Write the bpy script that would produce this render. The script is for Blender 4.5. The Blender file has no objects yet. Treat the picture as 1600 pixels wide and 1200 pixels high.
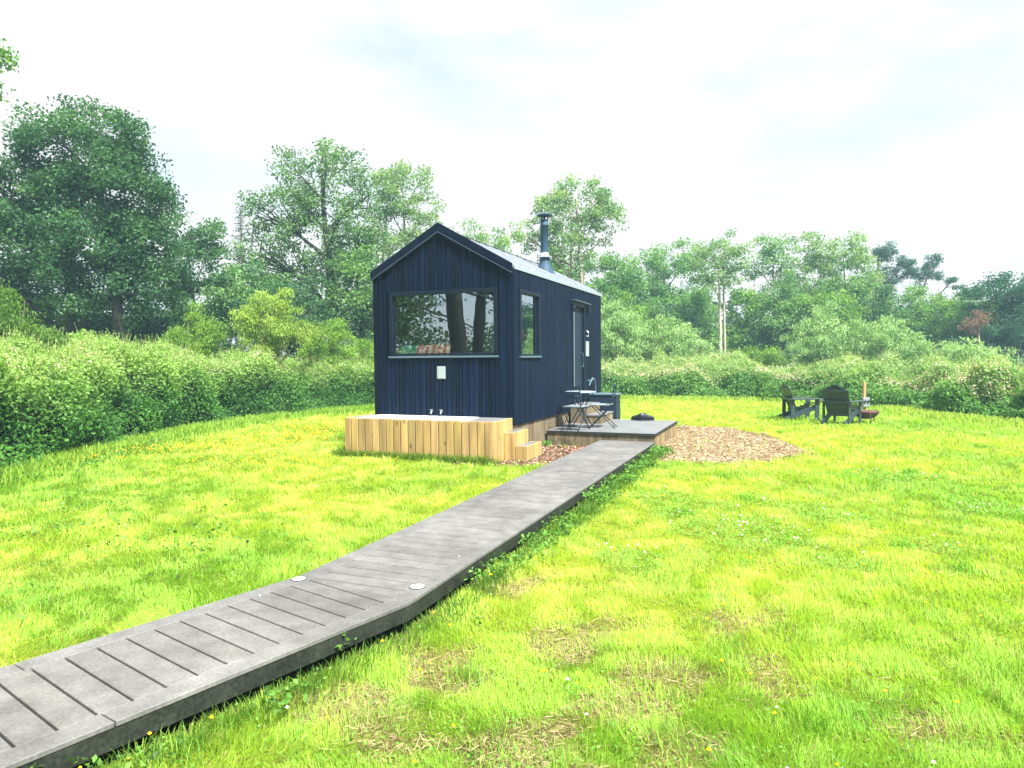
import bpy, math, random
import numpy as np
from mathutils import Matrix, Vector
random.seed(7)
RNG = np.random.default_rng(7)
SC = bpy.context.scene
COL = SC.collection

# ------------------------------------------------------------ camera
EYE, F_PX, PITCH, ROLL = 1.65, 1063.2, 0.03785, -0.00833
fw = np.array([0, math.cos(PITCH), -math.sin(PITCH)])
rt0 = np.array([1.0, 0, 0]); up0 = np.cross(rt0, fw)
rt = math.cos(ROLL)*rt0 + math.sin(ROLL)*up0
up = -math.sin(ROLL)*rt0 + math.cos(ROLL)*up0
cd = bpy.data.cameras.new('camera'); cam = bpy.data.objects.new('camera', cd); COL.objects.link(cam)
cd.sensor_width = 36; cd.lens = F_PX/1600*36; cd.clip_start = .05; cd.clip_end = 3000
cam.matrix_world = Matrix(((rt[0], up[0], -fw[0], 0), (rt[1], up[1], -fw[1], 0), (rt[2], up[2], -fw[2], EYE), (0, 0, 0, 1)))
SC.camera = cam

# ------------------------------------------------------------ light
SUN_EL, SUN_AZ = 56, 145        # azimuth from +Y (north) clockwise: sun is behind the camera to the right
w = bpy.data.worlds.new('World'); SC.world = w; w.use_nodes = True
nt = w.node_tree; nt.nodes.clear()
def N(t, ty, **k):
    n = t.nodes.new(ty)
    for a, b in k.items(): setattr(n, a, b)
    return n
wo = N(nt, 'ShaderNodeOutputWorld'); mixs = N(nt, 'ShaderNodeMixShader')
sky = N(nt, 'ShaderNodeTexSky', sky_type='NISHITA', sun_disc=False)
sky.sun_elevation = math.radians(SUN_EL); sky.sun_rotation = math.radians(SUN_AZ)
bg1 = N(nt, 'ShaderNodeBackground'); bg1.inputs[1].default_value = 0.07
bg2 = N(nt, 'ShaderNodeBackground'); bg2.inputs[1].default_value = 1.0
tc = N(nt, 'ShaderNodeTexCoord'); mp = N(nt, 'ShaderNodeMapping'); mp.inputs['Scale'].default_value = (1.1, 1.1, 3.4)
mp.inputs['Rotation'].default_value = (0.15, 0.3, 0.5)
nz = N(nt, 'ShaderNodeTexNoise'); nz.inputs['Scale'].default_value = 1.6; nz.inputs['Detail'].default_value = 7; nz.inputs['Roughness'].default_value = .55
nz2 = N(nt, 'ShaderNodeTexNoise'); nz2.inputs['Scale'].default_value = 3.2; nz2.inputs['Detail'].default_value = 6
r1 = N(nt, 'ShaderNodeValToRGB'); r1.color_ramp.elements[0].position = .33; r1.color_ramp.elements[0].color = (.5,)*3+(1,)
r1.color_ramp.elements[1].position = .52; r1.color_ramp.elements[1].color = (1, 1, 1, 1)
r2 = N(nt, 'ShaderNodeValToRGB'); r2.color_ramp.elements[0].position = .36; r2.color_ramp.elements[0].color = (.30, .325, .335, 1)
r2.color_ramp.elements[1].position = .62; r2.color_ramp.elements[1].color = (.335, .337, .338, 1)
L = nt.links.new
L(tc.outputs['Generated'], mp.inputs[0]); L(mp.outputs[0], nz.inputs['Vector']); L(mp.outputs[0], nz2.inputs['Vector'])
L(nz.outputs['Fac'], r1.inputs[0]); L(nz2.outputs['Fac'], r2.inputs[0])
L(sky.outputs[0], bg1.inputs[0]); L(r2.outputs[0], bg2.inputs[0])
L(r1.outputs[0], mixs.inputs[0]); L(bg1.outputs[0], mixs.inputs[1]); L(bg2.outputs[0], mixs.inputs[2]); L(mixs.outputs[0], wo.inputs[0])
sd = bpy.data.lights.new('sun', 'SUN'); sun = bpy.data.objects.new('sun', sd); COL.objects.link(sun)
sd.energy = 4.4; sd.angle = math.radians(8); sd.color = (1.0, .95, .87)
el, az = math.radians(SUN_EL), math.radians(SUN_AZ)
sv = Vector((math.sin(az)*math.cos(el), math.cos(az)*math.cos(el), math.sin(el)))
sun.rotation_euler = sv.to_track_quat('Z', 'Y').to_euler()
SC.view_settings.view_transform = 'Standard'; SC.view_settings.look = 'None'; SC.view_settings.gamma = 1
SC.view_settings.exposure = 1.75
SC.render.engine = 'CYCLES'
SC.cycles.max_bounces = 6; SC.cycles.diffuse_bounces = 3; SC.cycles.glossy_bounces = 3; SC.cycles.transmission_bounces = 4
SC.cycles.transparent_max_bounces = 8; SC.cycles.use_denoising = True; SC.cycles.volume_bounces = 0
SC.cycles.caustics_reflective = False; SC.cycles.caustics_refractive = False

# ------------------------------------------------------------ helpers
def tag(o, label=None, cat=None, group=None, kind=None):
    if label: o['label'] = label
    if cat: o['category'] = cat
    if group: o['group'] = group
    if kind: o['kind'] = kind
    return o
def empty(name, loc=(0, 0, 0), rz=0, parent=None):
    o = bpy.data.objects.new(name, None); COL.objects.link(o); o.location = loc; o.rotation_euler = (0, 0, rz)
    o.empty_display_size = .1; o.parent = parent
    return o
def copy_tree(o, parent=None):
    c = o.copy(); COL.objects.link(c)
    if parent is not None: c.parent = parent
    for ch in list(o.children): copy_tree(ch, c)
    return c
def ray(px, py):
    return fw + rt*(px-800)/F_PX - up*(py-600)/F_PX
def at(px, py, Y):
    v = ray(px, py); t = Y/v[1]; return np.array([0, 0, EYE]) + v*t
def gnd(px, py, z=0):
    v = ray(px, py); t = (z-EYE)/v[2]; return np.array([0, 0, EYE]) + v*t

def vnoise(P, scale, seed=0):
    P = np.asarray(P, float)/scale
    tab = np.random.default_rng(seed).random((32, 32, 32))
    i = np.floor(P).astype(int); f = P-i; f = f*f*(3-2*f); i %= 32; j = (i+1) % 32
    x0, y0, z0 = i.T; x1, y1, z1 = j.T; fx, fy, fz = f.T
    def l(a, b, t): return a+(b-a)*t
    return l(l(l(tab[x0, y0, z0], tab[x1, y0, z0], fx), l(tab[x0, y1, z0], tab[x1, y1, z0], fx), fy),
             l(l(tab[x0, y0, z1], tab[x1, y0, z1], fx), l(tab[x0, y1, z1], tab[x1, y1, z1], fx), fy), fz)
def vn2(x, y, scale, seed=0):
    return vnoise(np.stack([x, y, np.zeros_like(x)], -1), scale, seed)
def fbm2(x, y, scale, seed=0):
    return .55*vn2(x, y, scale, seed)+.3*vn2(x, y, scale/2.1, seed+1)+.15*vn2(x, y, scale/4.3, seed+2)

class NM:
    """collects faces as numpy arrays and links them as ONE mesh"""
    def __init__(s): s.V = []; s.F = []; s.S = []; s.C = []; s.M = []; s.n = 0
    def add(s, V, F, k, C=None, m=0):
        V = np.asarray(V, float).reshape(-1, 3); F = np.asarray(F, int).reshape(-1, k)
        s.V.append(V); s.F.append((F+s.n).ravel()); s.S.append(np.full(len(F), k)); s.M.append(np.full(len(F), m))
        s.C.append(np.ones((len(V), 3)) if C is None else np.asarray(C, float).reshape(-1, 3)); s.n += len(V)
    def build(s, name, mats, parent=None, smooth=False):
        me = bpy.data.meshes.new(name)
        V = np.concatenate(s.V); F = np.concatenate(s.F); S = np.concatenate(s.S); C = np.concatenate(s.C); Mi = np.concatenate(s.M)
        me.vertices.add(len(V)); me.vertices.foreach_set('co', V.astype(np.float32).ravel())
        me.loops.add(len(F)); me.loops.foreach_set('vertex_index', F.astype(np.int32))
        me.polygons.add(len(S)); me.polygons.foreach_set('loop_start', np.concatenate([[0], np.cumsum(S)[:-1]]).astype(np.int32))
        me.polygons.foreach_set('material_index', Mi.astype(np.int32))
        me.polygons.foreach_set('use_smooth', np.full(len(S), smooth))
        ca = me.color_attributes.new('Col', 'FLOAT_COLOR', 'POINT')
        ca.data.foreach_set('color', np.concatenate([C, np.ones((len(C), 1))], 1).astype(np.float32).ravel())
        me.update(calc_edges=True)
        for m in (mats if isinstance(mats, (list, tuple)) else [mats]): me.materials.append(m)
        o = bpy.data.objects.new(name, me); COL.objects.link(o); o.parent = parent
        return o
BOXF = np.array([[0, 3, 2, 1], [4, 5, 6, 7], [0, 1, 5, 4], [1, 2, 6, 5], [2, 3, 7, 6], [3, 0, 4, 7]])
def hexa(nm, bot, top, C=None, m=0):
    nm.add(np.array(list(bot)+list(top), float), BOXF, 4, None if C is None else np.tile(C, (8, 1)), m)
def box(nm, x0, x1, y0, y1, z0, z1, C=None, m=0):
    hexa(nm, [(x0, y0, z0), (x1, y0, z0), (x1, y1, z0), (x0, y1, z0)], [(x0, y0, z1), (x1, y0, z1), (x1, y1, z1), (x0, y1, z1)], C, m)
def bar(nm, p, q, w, h, upv=(0, 0, 1), C=None, m=0):
    p = np.array(p, float); q = np.array(q, float); d = q-p; d /= np.linalg.norm(d)
    s = np.cross(d, upv); s /= np.linalg.norm(s); u = np.cross(s, d)
    o = [(-s*w-u*h)/2, (s*w-u*h)/2, (s*w+u*h)/2, (-s*w+u*h)/2]
    nm.add([p+a for a in o]+[q+a for a in o], [[3, 2, 1, 0], [4, 5, 6, 7], [0, 1, 5, 4], [1, 2, 6, 5], [2, 3, 7, 6], [3, 0, 4, 7]], 4, None if C is None else np.tile(C, (8, 1)), m)
def tube(nm, pts, rad, n=6, C=None, cap=True, m=0):
    pts = np.array(pts, float); k = len(pts); rad = np.broadcast_to(rad, (k,))
    T = np.gradient(pts, axis=0); T /= np.linalg.norm(T, axis=1)[:, None]+1e-9
    ref = np.array([0, 0, 1.]) if abs(T[0][2]) < .9 else np.array([1., 0, 0])
    A = np.cross(T, ref); A /= np.linalg.norm(A, axis=1)[:, None]+1e-9; B = np.cross(T, A)
    t = np.arange(n)/n*2*math.pi
    V = pts[:, None]+rad[:, None, None]*(A[:, None]*np.cos(t)[None, :, None]+B[:, None]*np.sin(t)[None, :, None])
    i = np.arange(k-1)[:, None]*n; j = np.arange(n)[None]; j2 = (j+1) % n
    F = np.stack([i+j, i+n+j, i+n+j2, i+j2], -1).reshape(-1, 4)
    V = V.reshape(-1, 3); c = None if C is None else np.tile(C, (len(V), 1))
    nm.add(V, F, 4, c, m)
    if cap:
        nm.add(V[:n], [list(range(n))], n, None if C is None else np.tile(C, (n, 1)), m)
        nm.add(V[-n:], [list(range(n))[::-1]], n, None if C is None else np.tile(C, (n, 1)), m)
def lathe(nm, prof, c=(0, 0, 0), n=20, C=None, m=0):
    prof = np.array(prof, float); t = np.arange(n)/n*2*math.pi
    V = np.stack([prof[:, 0:1]*np.cos(t), prof[:, 0:1]*np.sin(t), np.repeat(prof[:, 1:2], n, 1)], -1)+np.array(c)
    i = np.arange(len(prof)-1)[:, None]*n; j = np.arange(n)[None]; j2 = (j+1) % n
    V = V.reshape(-1, 3)
    nm.add(V, np.stack([i+j, i+j2, i+n+j2, i+n+j], -1).reshape(-1, 4), 4, None if C is None else np.tile(C, (len(V), 1)), m)
def bevel(o, w=.006, seg=2):
    b = o.modifiers.new('bevel', 'BEVEL'); b.width = w; b.segments = seg; b.limit_method = 'ANGLE'; return o
def leaves(nm, P, size, col, aspect=.55, upbias=.5, m=0, dirs=None, sd=None):
    n = len(P); r = RNG
    nrm = r.normal(size=(n, 3)); nrm[:, 2] += upbias*1.6; nrm /= np.linalg.norm(nrm, axis=1)[:, None]
    t = r.normal(size=(n, 3)) if dirs is None else dirs+r.normal(size=(n, 3))*.25
    t -= nrm*(t*nrm).sum(1)[:, None]; t /= np.linalg.norm(t, axis=1)[:, None]+1e-9
    b = np.cross(nrm, t); s = np.broadcast_to(size, (n,))[:, None]
    fold = nrm*s*.12
    V = np.stack([P-t*s*.5, P+b*s*aspect*.5+fold-t*s*.05, P+t*s*.5-fold*.5, P-b*s*aspect*.5+fold-t*s*.05], 1)
    nm.add(V.reshape(-1, 3), np.arange(4*n).reshape(n, 4), 4, np.repeat(col, 4, 0), m)

# ------------------------------------------------------------ materials
def mat(name, color=(.5, .5, .5), rough=.6, metal=0, spec=.5, attr=False, noise=None, bump=None, scale3=(1, 1, 1), emit=None):
    m = bpy.data.materials.new(name); m.use_nodes = True; t = m.node_tree; b = t.nodes['Principled BSDF']
    b.inputs['Base Color'].default_value = (*color, 1); b.inputs['Roughness'].default_value = rough
    b.inputs['Metallic'].default_value = metal; b.inputs['Specular IOR Level'].default_value = spec
    src = None
    if attr:
        a = N(t, 'ShaderNodeAttribute', attribute_name='Col'); mu = N(t, 'ShaderNodeMixRGB', blend_type='MULTIPLY'); mu.inputs[0].default_value = 1
        mu.inputs[1].default_value = (*color, 1); t.links.new(a.outputs['Color'], mu.inputs[2]); src = mu.outputs[0]
    tcn = N(t, 'ShaderNodeTexCoord'); mpn = N(t, 'ShaderNodeMapping'); mpn.inputs['Scale'].default_value = scale3
    t.links.new(tcn.outputs['Object'], mpn.inputs[0])
    if noise:
        for (sc, lo, hi) in noise:
            nn = N(t, 'ShaderNodeTexNoise'); nn.inputs['Scale'].default_value = sc; nn.inputs['Detail'].default_value = 5
            t.links.new(mpn.outputs[0], nn.inputs['Vector'])
            rr = N(t, 'ShaderNodeMapRange'); rr.inputs[1].default_value = .3; rr.inputs[2].default_value = .7; rr.inputs[3].default_value = lo; rr.inputs[4].default_value = hi
            t.links.new(nn.outputs['Fac'], rr.inputs[0])
            mu = N(t, 'ShaderNodeMixRGB', blend_type='MULTIPLY'); mu.inputs[0].default_value = 1
            if src is None: mu.inputs[1].default_value = (*color, 1)
            else: t.links.new(src, mu.inputs[1])
            t.links.new(rr.outputs[0], mu.inputs[2]); src = mu.outputs[0]
    if src is not None: t.links.new(src, b.inputs['Base Color'])
    if bump:
        nn = N(t, 'ShaderNodeTexNoise'); nn.inputs['Scale'].default_value = bump[0]; nn.inputs['Detail'].default_value = 6
        t.links.new(mpn.outputs[0], nn.inputs['Vector']); bp = N(t, 'ShaderNodeBump'); bp.inputs['Strength'].default_value = bump[1]; bp.inputs['Distance'].default_value = bump[2]
        t.links.new(nn.outputs['Fac'], bp.inputs['Height']); t.links.new(bp.outputs[0], b.inputs['Normal'])
    return m
def leafmat(name, tr=.43, gloss=.015, rough=.5):
    m = bpy.data.materials.new(name); m.use_nodes = True; t = m.node_tree; t.nodes.clear()
    o = N(t, 'ShaderNodeOutputMaterial'); a = N(t, 'ShaderNodeAttribute', attribute_name='Col')
    d = N(t, 'ShaderNodeBsdfDiffuse'); tl = N(t, 'ShaderNodeBsdfTranslucent'); g = N(t, 'ShaderNodeBsdfGlossy'); g.inputs['Roughness'].default_value = rough
    g.inputs['Color'].default_value = (.8, .85, .9, 1)
    tint = N(t, 'ShaderNodeMixRGB', blend_type='MULTIPLY'); tint.inputs[0].default_value = 1; tint.inputs[2].default_value = (1.25, 1.3, .6, 1)
    x = N(t, 'ShaderNodeMixShader'); x.inputs[0].default_value = tr; y = N(t, 'ShaderNodeMixShader'); y.inputs[0].default_value = gloss
    l = t.links.new
    l(a.outputs['Color'], d.inputs[0]); l(a.outputs['Color'], tint.inputs[1]); l(tint.outputs[0], tl.inputs[0])
    l(d.outputs[0], x.inputs[1]); l(tl.outputs[0], x.inputs[2]); l(x.outputs[0], y.inputs[1]); l(g.outputs[0], y.inputs[2]); l(y.outputs[0], o.inputs[0])
    return m
M_LEAF = leafmat('leaf'); M_GRASS = leafmat('grass_blade', .5, .012, .5)
M_GROUND = mat('soil_and_turf', (1, 1, 1), .95, spec=.1, attr=True, noise=[(9, .75, 1.2), (60, .7, 1.25)], bump=(40, .8, .03))
M_BARK = mat('bark', (1, 1, 1), .9, spec=.2, attr=True, noise=[(3, .7, 1.25)], bump=(14, .6, .03), scale3=(1, 1, .3))
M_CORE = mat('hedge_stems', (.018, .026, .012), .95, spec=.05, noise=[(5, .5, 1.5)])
M_CLAD = mat('charred_timber', (.0014, .0062, .022), .68, spec=.12, attr=True, noise=[(22, .65, 1.45)], bump=(60, .45, .006), scale3=(1, 1, .06))
M_TRIM = mat('dark_metal_trim', (.004, .010, .024), .5, spec=.25)
M_SILL = mat('blue_grey_sill', (.09, .15, .2), .45, spec=.4)
M_ROOF = mat('roof_metal', (.42, .46, .52), .5, metal=.6, noise=[(3, .85, 1.1)])
M_FLASH = mat('pale_flashing', (.42, .5, .58), .4, metal=.5)
M_FLUE = mat('flue_enamel', (.03, .07, .12), .6, spec=.25, noise=[(6, .8, 1.2)])
M_GALV = mat('galvanised', (.5, .53, .56), .4, metal=.6)
M_WOOD = mat('new_sleeper_wood', (.43, .305, .125), .7, spec=.25, attr=True, noise=[(9, .68, 1.2), (2.2, .82, 1.15)], bump=(40, .4, .004), scale3=(1, 1, .12))
M_OLDW = mat('weathered_wood', (.21, .18, .12), .8, spec=.2, attr=True, noise=[(9, .65, 1.2), (2.2, .75, 1.15)], bump=(40, .5, .004), scale3=(1, 1, .12))
M_BOARD = mat('composite_board', (.142, .143, .141), .62, spec=.3, attr=True, noise=[(1.1, .78, 1.25), (7, .8, 1.2), (60, .8, 1.2)], bump=(90, .25, .002))
M_DECKT = mat('deck_top_board', (.165, .175, .185), .5, spec=.4, attr=True, noise=[(3, .88, 1.1)], bump=(90, .2, .002))
M_FASC = mat('black_fascia', (.013, .016, .013), .6, spec=.4, noise=[(8, .6, 1.6), (50, .6, 2.0)], bump=(60, .5, .004))
M_WHITE = mat('white_paint', (.30, .36, .37), .5)
M_LAMP = mat('frosted_light_lens', (.5, .5, .48), .45, noise=[(40, .7, 1.2)])
M_NAVY = mat('dark_blue_metal', (.012, .024, .045), .55, spec=.25)
M_ADI = mat('dark_green_grey_paint', (.030, .052, .060), .42, spec=.5, noise=[(10, .8, 1.3)])
M_RUST = mat('rusty_steel', (.09, .045, .035), .8, noise=[(14, .5, 1.6)])
M_POST = mat('orange_post_wood', (.45, .27, .13), .8, noise=[(9, .8, 1.2)], scale3=(1, 1, .1))
M_GREYP = mat('grey_plastic', (.22, .26, .3), .5)
M_BLACK = mat('black_plastic', (.012, .013, .018), .5)
M_ROOM = mat('room_panelling', (.34, .2, .11), .7, noise=[(4, .8, 1.2)], scale3=(1, 1, .1))
M_CHIP = mat('bark_chip', (1, 1, 1), .9, spec=.15, attr=True)
M_SHOE = mat('dark_rubber', (.012, .016, .03), .45)
def knots(m):
    t = m.node_tree; b = t.nodes['Principled BSDF']; src = b.inputs['Base Color'].links[0].from_socket
    c = N(t, 'ShaderNodeTexCoord'); mp_ = N(t, 'ShaderNodeMapping'); mp_.inputs['Scale'].default_value = (1, 1, .55)
    v = N(t, 'ShaderNodeTexVoronoi'); v.inputs['Scale'].default_value = 4.2; rr = N(t, 'ShaderNodeMapRange')
    rr.inputs[1].default_value = .05; rr.inputs[2].default_value = .13; rr.inputs[3].default_value = .38; rr.inputs[4].default_value = 1
    mu = N(t, 'ShaderNodeMixRGB', blend_type='MULTIPLY'); mu.inputs[0].default_value = 1
    t.links.new(c.outputs['Object'], mp_.inputs[0]); t.links.new(mp_.outputs[0], v.inputs['Vector']); t.links.new(v.outputs['Distance'], rr.inputs[0])
    t.links.new(src, mu.inputs[1]); t.links.new(rr.outputs[0], mu.inputs[2]); t.links.new(mu.outputs[0], b.inputs['Base Color'])
knots(M_WOOD); knots(M_OLDW)
def glass_mat():
    m = bpy.data.materials.new('window_glass'); m.use_nodes = True; t = m.node_tree; t.nodes.clear()
    o = N(t, 'ShaderNodeOutputMaterial'); g = N(t, 'ShaderNodeBsdfGlossy'); g.inputs['Roughness'].default_value = .0; g.inputs['Color'].default_value = (.8, .9, .97, 1)
    tr = N(t, 'ShaderNodeBsdfTransparent'); tr.inputs[0].default_value = (.75, .8, .8, 1)
    fr = N(t, 'ShaderNodeFresnel'); fr.inputs[0].default_value = 1.5
    ad = N(t, 'ShaderNodeMath', operation='MULTIPLY_ADD'); ad.inputs[1].default_value = .9; ad.inputs[2].default_value = .42; ad.use_clamp = True
    nn = N(t, 'ShaderNodeTexNoise'); nn.inputs['Scale'].default_value = 1.6
    bp = N(t, 'ShaderNodeBump'); bp.inputs['Strength'].default_value = .05; bp.inputs['Distance'].default_value = .02
    tcn = N(t, 'ShaderNodeTexCoord'); t.links.new(tcn.outputs['Object'], nn.inputs['Vector'])
    t.links.new(nn.outputs['Fac'], bp.inputs['Height']); t.links.new(bp.outputs[0], g.inputs['Normal'])
    x = N(t, 'ShaderNodeMixShader'); l = t.links.new
    gm = N(t, 'ShaderNodeNewGeometry'); inv = N(t, 'ShaderNodeMath', operation='SUBTRACT'); inv.inputs[0].default_value = 1; l(gm.outputs['Backfacing'], inv.inputs[1])
    fm = N(t, 'ShaderNodeMath', operation='MULTIPLY'); l(inv.outputs[0], fm.inputs[1]); l(fr.outputs[0], ad.inputs[0]); l(ad.outputs[0], fm.inputs[0]); l(fm.outputs[0], x.inputs[0]); l(tr.outputs[0], x.inputs[1]); l(g.outputs[0], x.inputs[2]); l(x.outputs[0], o.inputs[0])
    return m
M_GLASS = glass_mat()

# ------------------------------------------------------------ site frame (cabin axes)
TH = 0.3839; CX, CY = 0.0167, 11.3959
W, LEN = 2.7066, 5.7505
ZB, ZE, ZR = .52, 3.227, 3.988
BD, BZ = .79, .6526
DZ, DF, DR, DL, WZ, WW = .277, 1.633, 2.0755, 2.638, .1325, .9961
K1, KL = -6.92, -6.74
A2 = np.array([math.sin(TH), math.cos(TH)]); B2 = np.array([math.cos(TH), -math.sin(TH)]); C2 = np.array([CX, CY])
def g2(u, v, z=0): r = C2+B2*u+A2*v; return np.array([r[0], r[1], z])
def local(x, y):
    dx, dy = x-CX, y-CY; return dx*B2[0]+dy*B2[1], dx*A2[0]+dy*A2[1]

# boardwalk outline (world XY)
KR = g2(DR, K1)[:2]; KLf = g2(DR-WW, KL)[:2]
D1 = np.array([.5975, .8019]); N1 = np.array([.8019, -.5975])
E1 = 5.2
BR = KR-D1*E1; BL = KLf-D1*(E1+float((KLf-KR) @ D1))
BW_POLY = [BR, KR, g2(DR, DF)[:2], g2(DR-WW, DF)[:2], KLf, BL]
def inpoly(x, y, poly):
    c = np.zeros(len(x), bool); n = len(poly); j = n-1
    for i in range(n):
        xi, yi = poly[i]; xj, yj = poly[j]
        k = ((yi > y) != (yj > y)) & (x < (xj-xi)*(y-yi)/(yj-yi+1e-12)+xi); c ^= k; j = i
    return c
CHIP1 = [(2.0, 12.0), (3.2, 14.6), (4.0, 16.3), (4.9, 15.9), (5.35, 14.3), (5.25, 12.6), (4.95, 11.4), (4.0, 10.5), (3.0, 10.45), (2.35, 10.7), (1.9, 11.2)]
CHIP2 = [(-1.2, 10.55), (.45, 10.3), (1.05, 10.75), (1.7, 12.0), (1.3, 13.2), (.3, 13.0), (.0, 11.5)]
HEDGE_L = [(-7.1, -3), (-7.3, 3), (-7.5, 7), (-7.6, 10), (-7.7, 12.5), (-7.65, 16.2), (-6.7, 20), (-4.6, 22.4), (-2.0, 24.2)]
HEDGE_R = [(-2.2, 24.6), (.5, 26.6), (3.77, 27.6), (5.1, 27), (7.4, 26.3), (9.6, 25.5), (11.1, 23.5), (11.7, 20.5), (11.5, 17.6), (12.1, 15.9), (13.4, 13.5), (14.6, 9)]
LAWN = [(-7.9, -3)]+[(x-.3, y) for x, y in HEDGE_L[1:7]]+[(-4.7, 22.8), (-2, 24.7), (.5, 27), (3.8, 28), (5.1, 27.4), (7.6, 26.7), (9.9, 25.9), (11.5, 23.8), (12.1, 20.5), (11.9, 17.7), (12.5, 16.1), (13.8, 13.6), (15, 9), (15, -3)]

BARE = [(-.29, 3.65, .35), (.12, 2.8, .4), (.35, 3.9, .45), (.9, 3.5, .5), (-.35, 2.9, .3), (.0, 4.6, .5), (1.3, 4.3, .35), (-.8, 3.2, .25), (.75, 2.75, .35), (1.9, 3.1, .3), (.6, 3.2, .3)]
def bare_mask(x, y):
    m = np.zeros_like(x)
    for bx, by, r in BARE: m = np.maximum(m, np.exp(-((x-bx)**2+(y-by)**2)/(r*r)))
    n = fbm2(x, y, .35, 40)
    return np.clip((m*.75+n*2.4-1.5)*2.2, 0, 1)*np.clip(m*2.2, 0, 1)*.8
def yel(x, y): return np.clip((fbm2(x, y, 2.6, 11)-.33)*2.8+(x > -1)*0.08, 0, 1)
CLOVER = [gnd(px, py)[:2].tolist()+[r] for px, py, r in [(1090, 790, .55), (1040, 778, .45), (1165, 822, .5), (1250, 795, .7), (990, 872, .45), (1125, 838, .5), (1295, 880, .3), (1210, 842, .5), (1530, 790, .6), (1380, 745, .8), (1010, 885, .3), (1430, 850, .4), (1070, 800, .4)]]
def clover_mask(x, y):
    m = np.zeros_like(x)
    for bx, by, r in CLOVER: m = np.maximum(m, np.exp(-((x-bx)**2+(y-by)**2)/(r*r)))
    return np.clip((m+vn2(x, y, .4, 50)*.8-.8)*3, 0, 1)
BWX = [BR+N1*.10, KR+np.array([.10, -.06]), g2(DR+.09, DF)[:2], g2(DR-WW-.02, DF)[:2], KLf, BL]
def gz(x, y):
    u, v = local(x, y)
    flat = np.clip((np.maximum(np.abs(u+.3)-2.6, np.abs(v-2.2)-4.2))/2, 0, 1)
    return (fbm2(x, y, 1.9, 21)-.5)*.05*flat-.012-np.where(inpoly(x, y, BWX), .045, 0)

# ------------------------------------------------------------ ground: one sheet, fine near, coarse to the horizon
def axis_pts(a, b, fine, far):
    c = list(np.arange(a, b+1e-6, fine)); s = fine; x = b
    while x < far: s *= 1.25; x += s; c.append(x)
    s = fine; x = a
    while x > -far: s *= 1.25; x -= s; c.insert(0, x)
    return np.array(c)
gx = axis_pts(-9, 15, .1, 1200); gy = axis_pts(0, 28, .1, 1200)
X, Y = np.meshgrid(gx, gy); xf, yf = X.ravel(), Y.ravel()
Z = gz(xf, yf); Z[(np.abs(xf) > 40) | (yf > 60) | (yf < -20)] = -.012
bm_ = bare_mask(xf, yf); ye = yel(xf, yf)
base = np.array([.10, .16, .016])*(1-ye[:, None])+np.array([.20, .22, .025])*ye[:, None]
straw = np.array([.22, .175, .08])*(.75+.5*vn2(xf, yf, .12, 60))[:, None]
gc = base*(1-bm_[:, None])+straw*bm_[:, None]
i1 = inpoly(xf, yf, CHIP1) | inpoly(xf, yf, CHIP2); gc[i1] = (.15, .105, .06); gc[inpoly(xf, yf, BWX)] = (.03, .03, .015)  # boardwalk strip coloured near black: shade along its right edge painted into the soil
out = ~inpoly(xf, yf, LAWN); gc[out] = np.array([.035, .05, .015])
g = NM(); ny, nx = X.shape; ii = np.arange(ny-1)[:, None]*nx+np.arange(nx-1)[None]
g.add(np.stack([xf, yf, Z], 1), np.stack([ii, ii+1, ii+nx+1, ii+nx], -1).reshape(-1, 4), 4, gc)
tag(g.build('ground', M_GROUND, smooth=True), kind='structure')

# ------------------------------------------------------------ cabin
cabin = empty('cabin', (CX, CY, 0), -TH)
tag(cabin, 'black timber clad cabin with pitched metal roof and big picture window', 'cabin')
ZF = ZR-.085       # roof ridge sits a little below the gable's barge boards
def topz(x): return ZE-.03+(1-abs(x+W/2)/(W/2))*(ZF-ZE)      # underside line of the roof over x
def split_cols(total0, total1, widths):
    out = []; x = total0
    while x < total1-.02:
        ww_ = random.choice(widths); e = min(x+ww_, total1)
        if total1-e < .03: e = total1
        out.append((x, e)); x = e
    return out
FW = (-2.345, -.288, 1.705, 2.80)     # front window opening u0,u1,z0,z1
f_ = NM()
cols = [(-W, -W+.11), (-W+.11, -W+.2)]+split_cols(-W+.2, -.235, [.085, .1, .06, .075, .045])+[(-.235, -.1), (-.1, 0)]
def vboard(nm, x0, x1, z0, tz, y0, y1, C):
    g_ = .017
    a, b_ = x0+g_/2, x1-g_/2
    hexa(nm, [(a, y0, z0), (b_, y0, z0), (b_, y1, z0), (a, y1, z0)], [(a, y0, tz(a)), (b_, y0, tz(b_)), (b_, y1, tz(b_)), (a, y1, tz(a))], C)
for (x0, x1) in cols:
    d = -.022-random.random()*.012; c = np.array([1, 1, 1])*random.uniform(.6, 1.4)
    if x1 <= FW[0]-.02 or x0 >= FW[1]+.02: vboard(f_, x0, x1, ZB, lambda x: topz(x)-.005, d, 0, c)
    else:
        vboard(f_, x0, x1, ZB, lambda x: FW[2]-.05, d, 0, c); vboard(f_, x0, x1, FW[3]+.05, lambda x: topz(x)-.005, d, 0, c)
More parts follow.
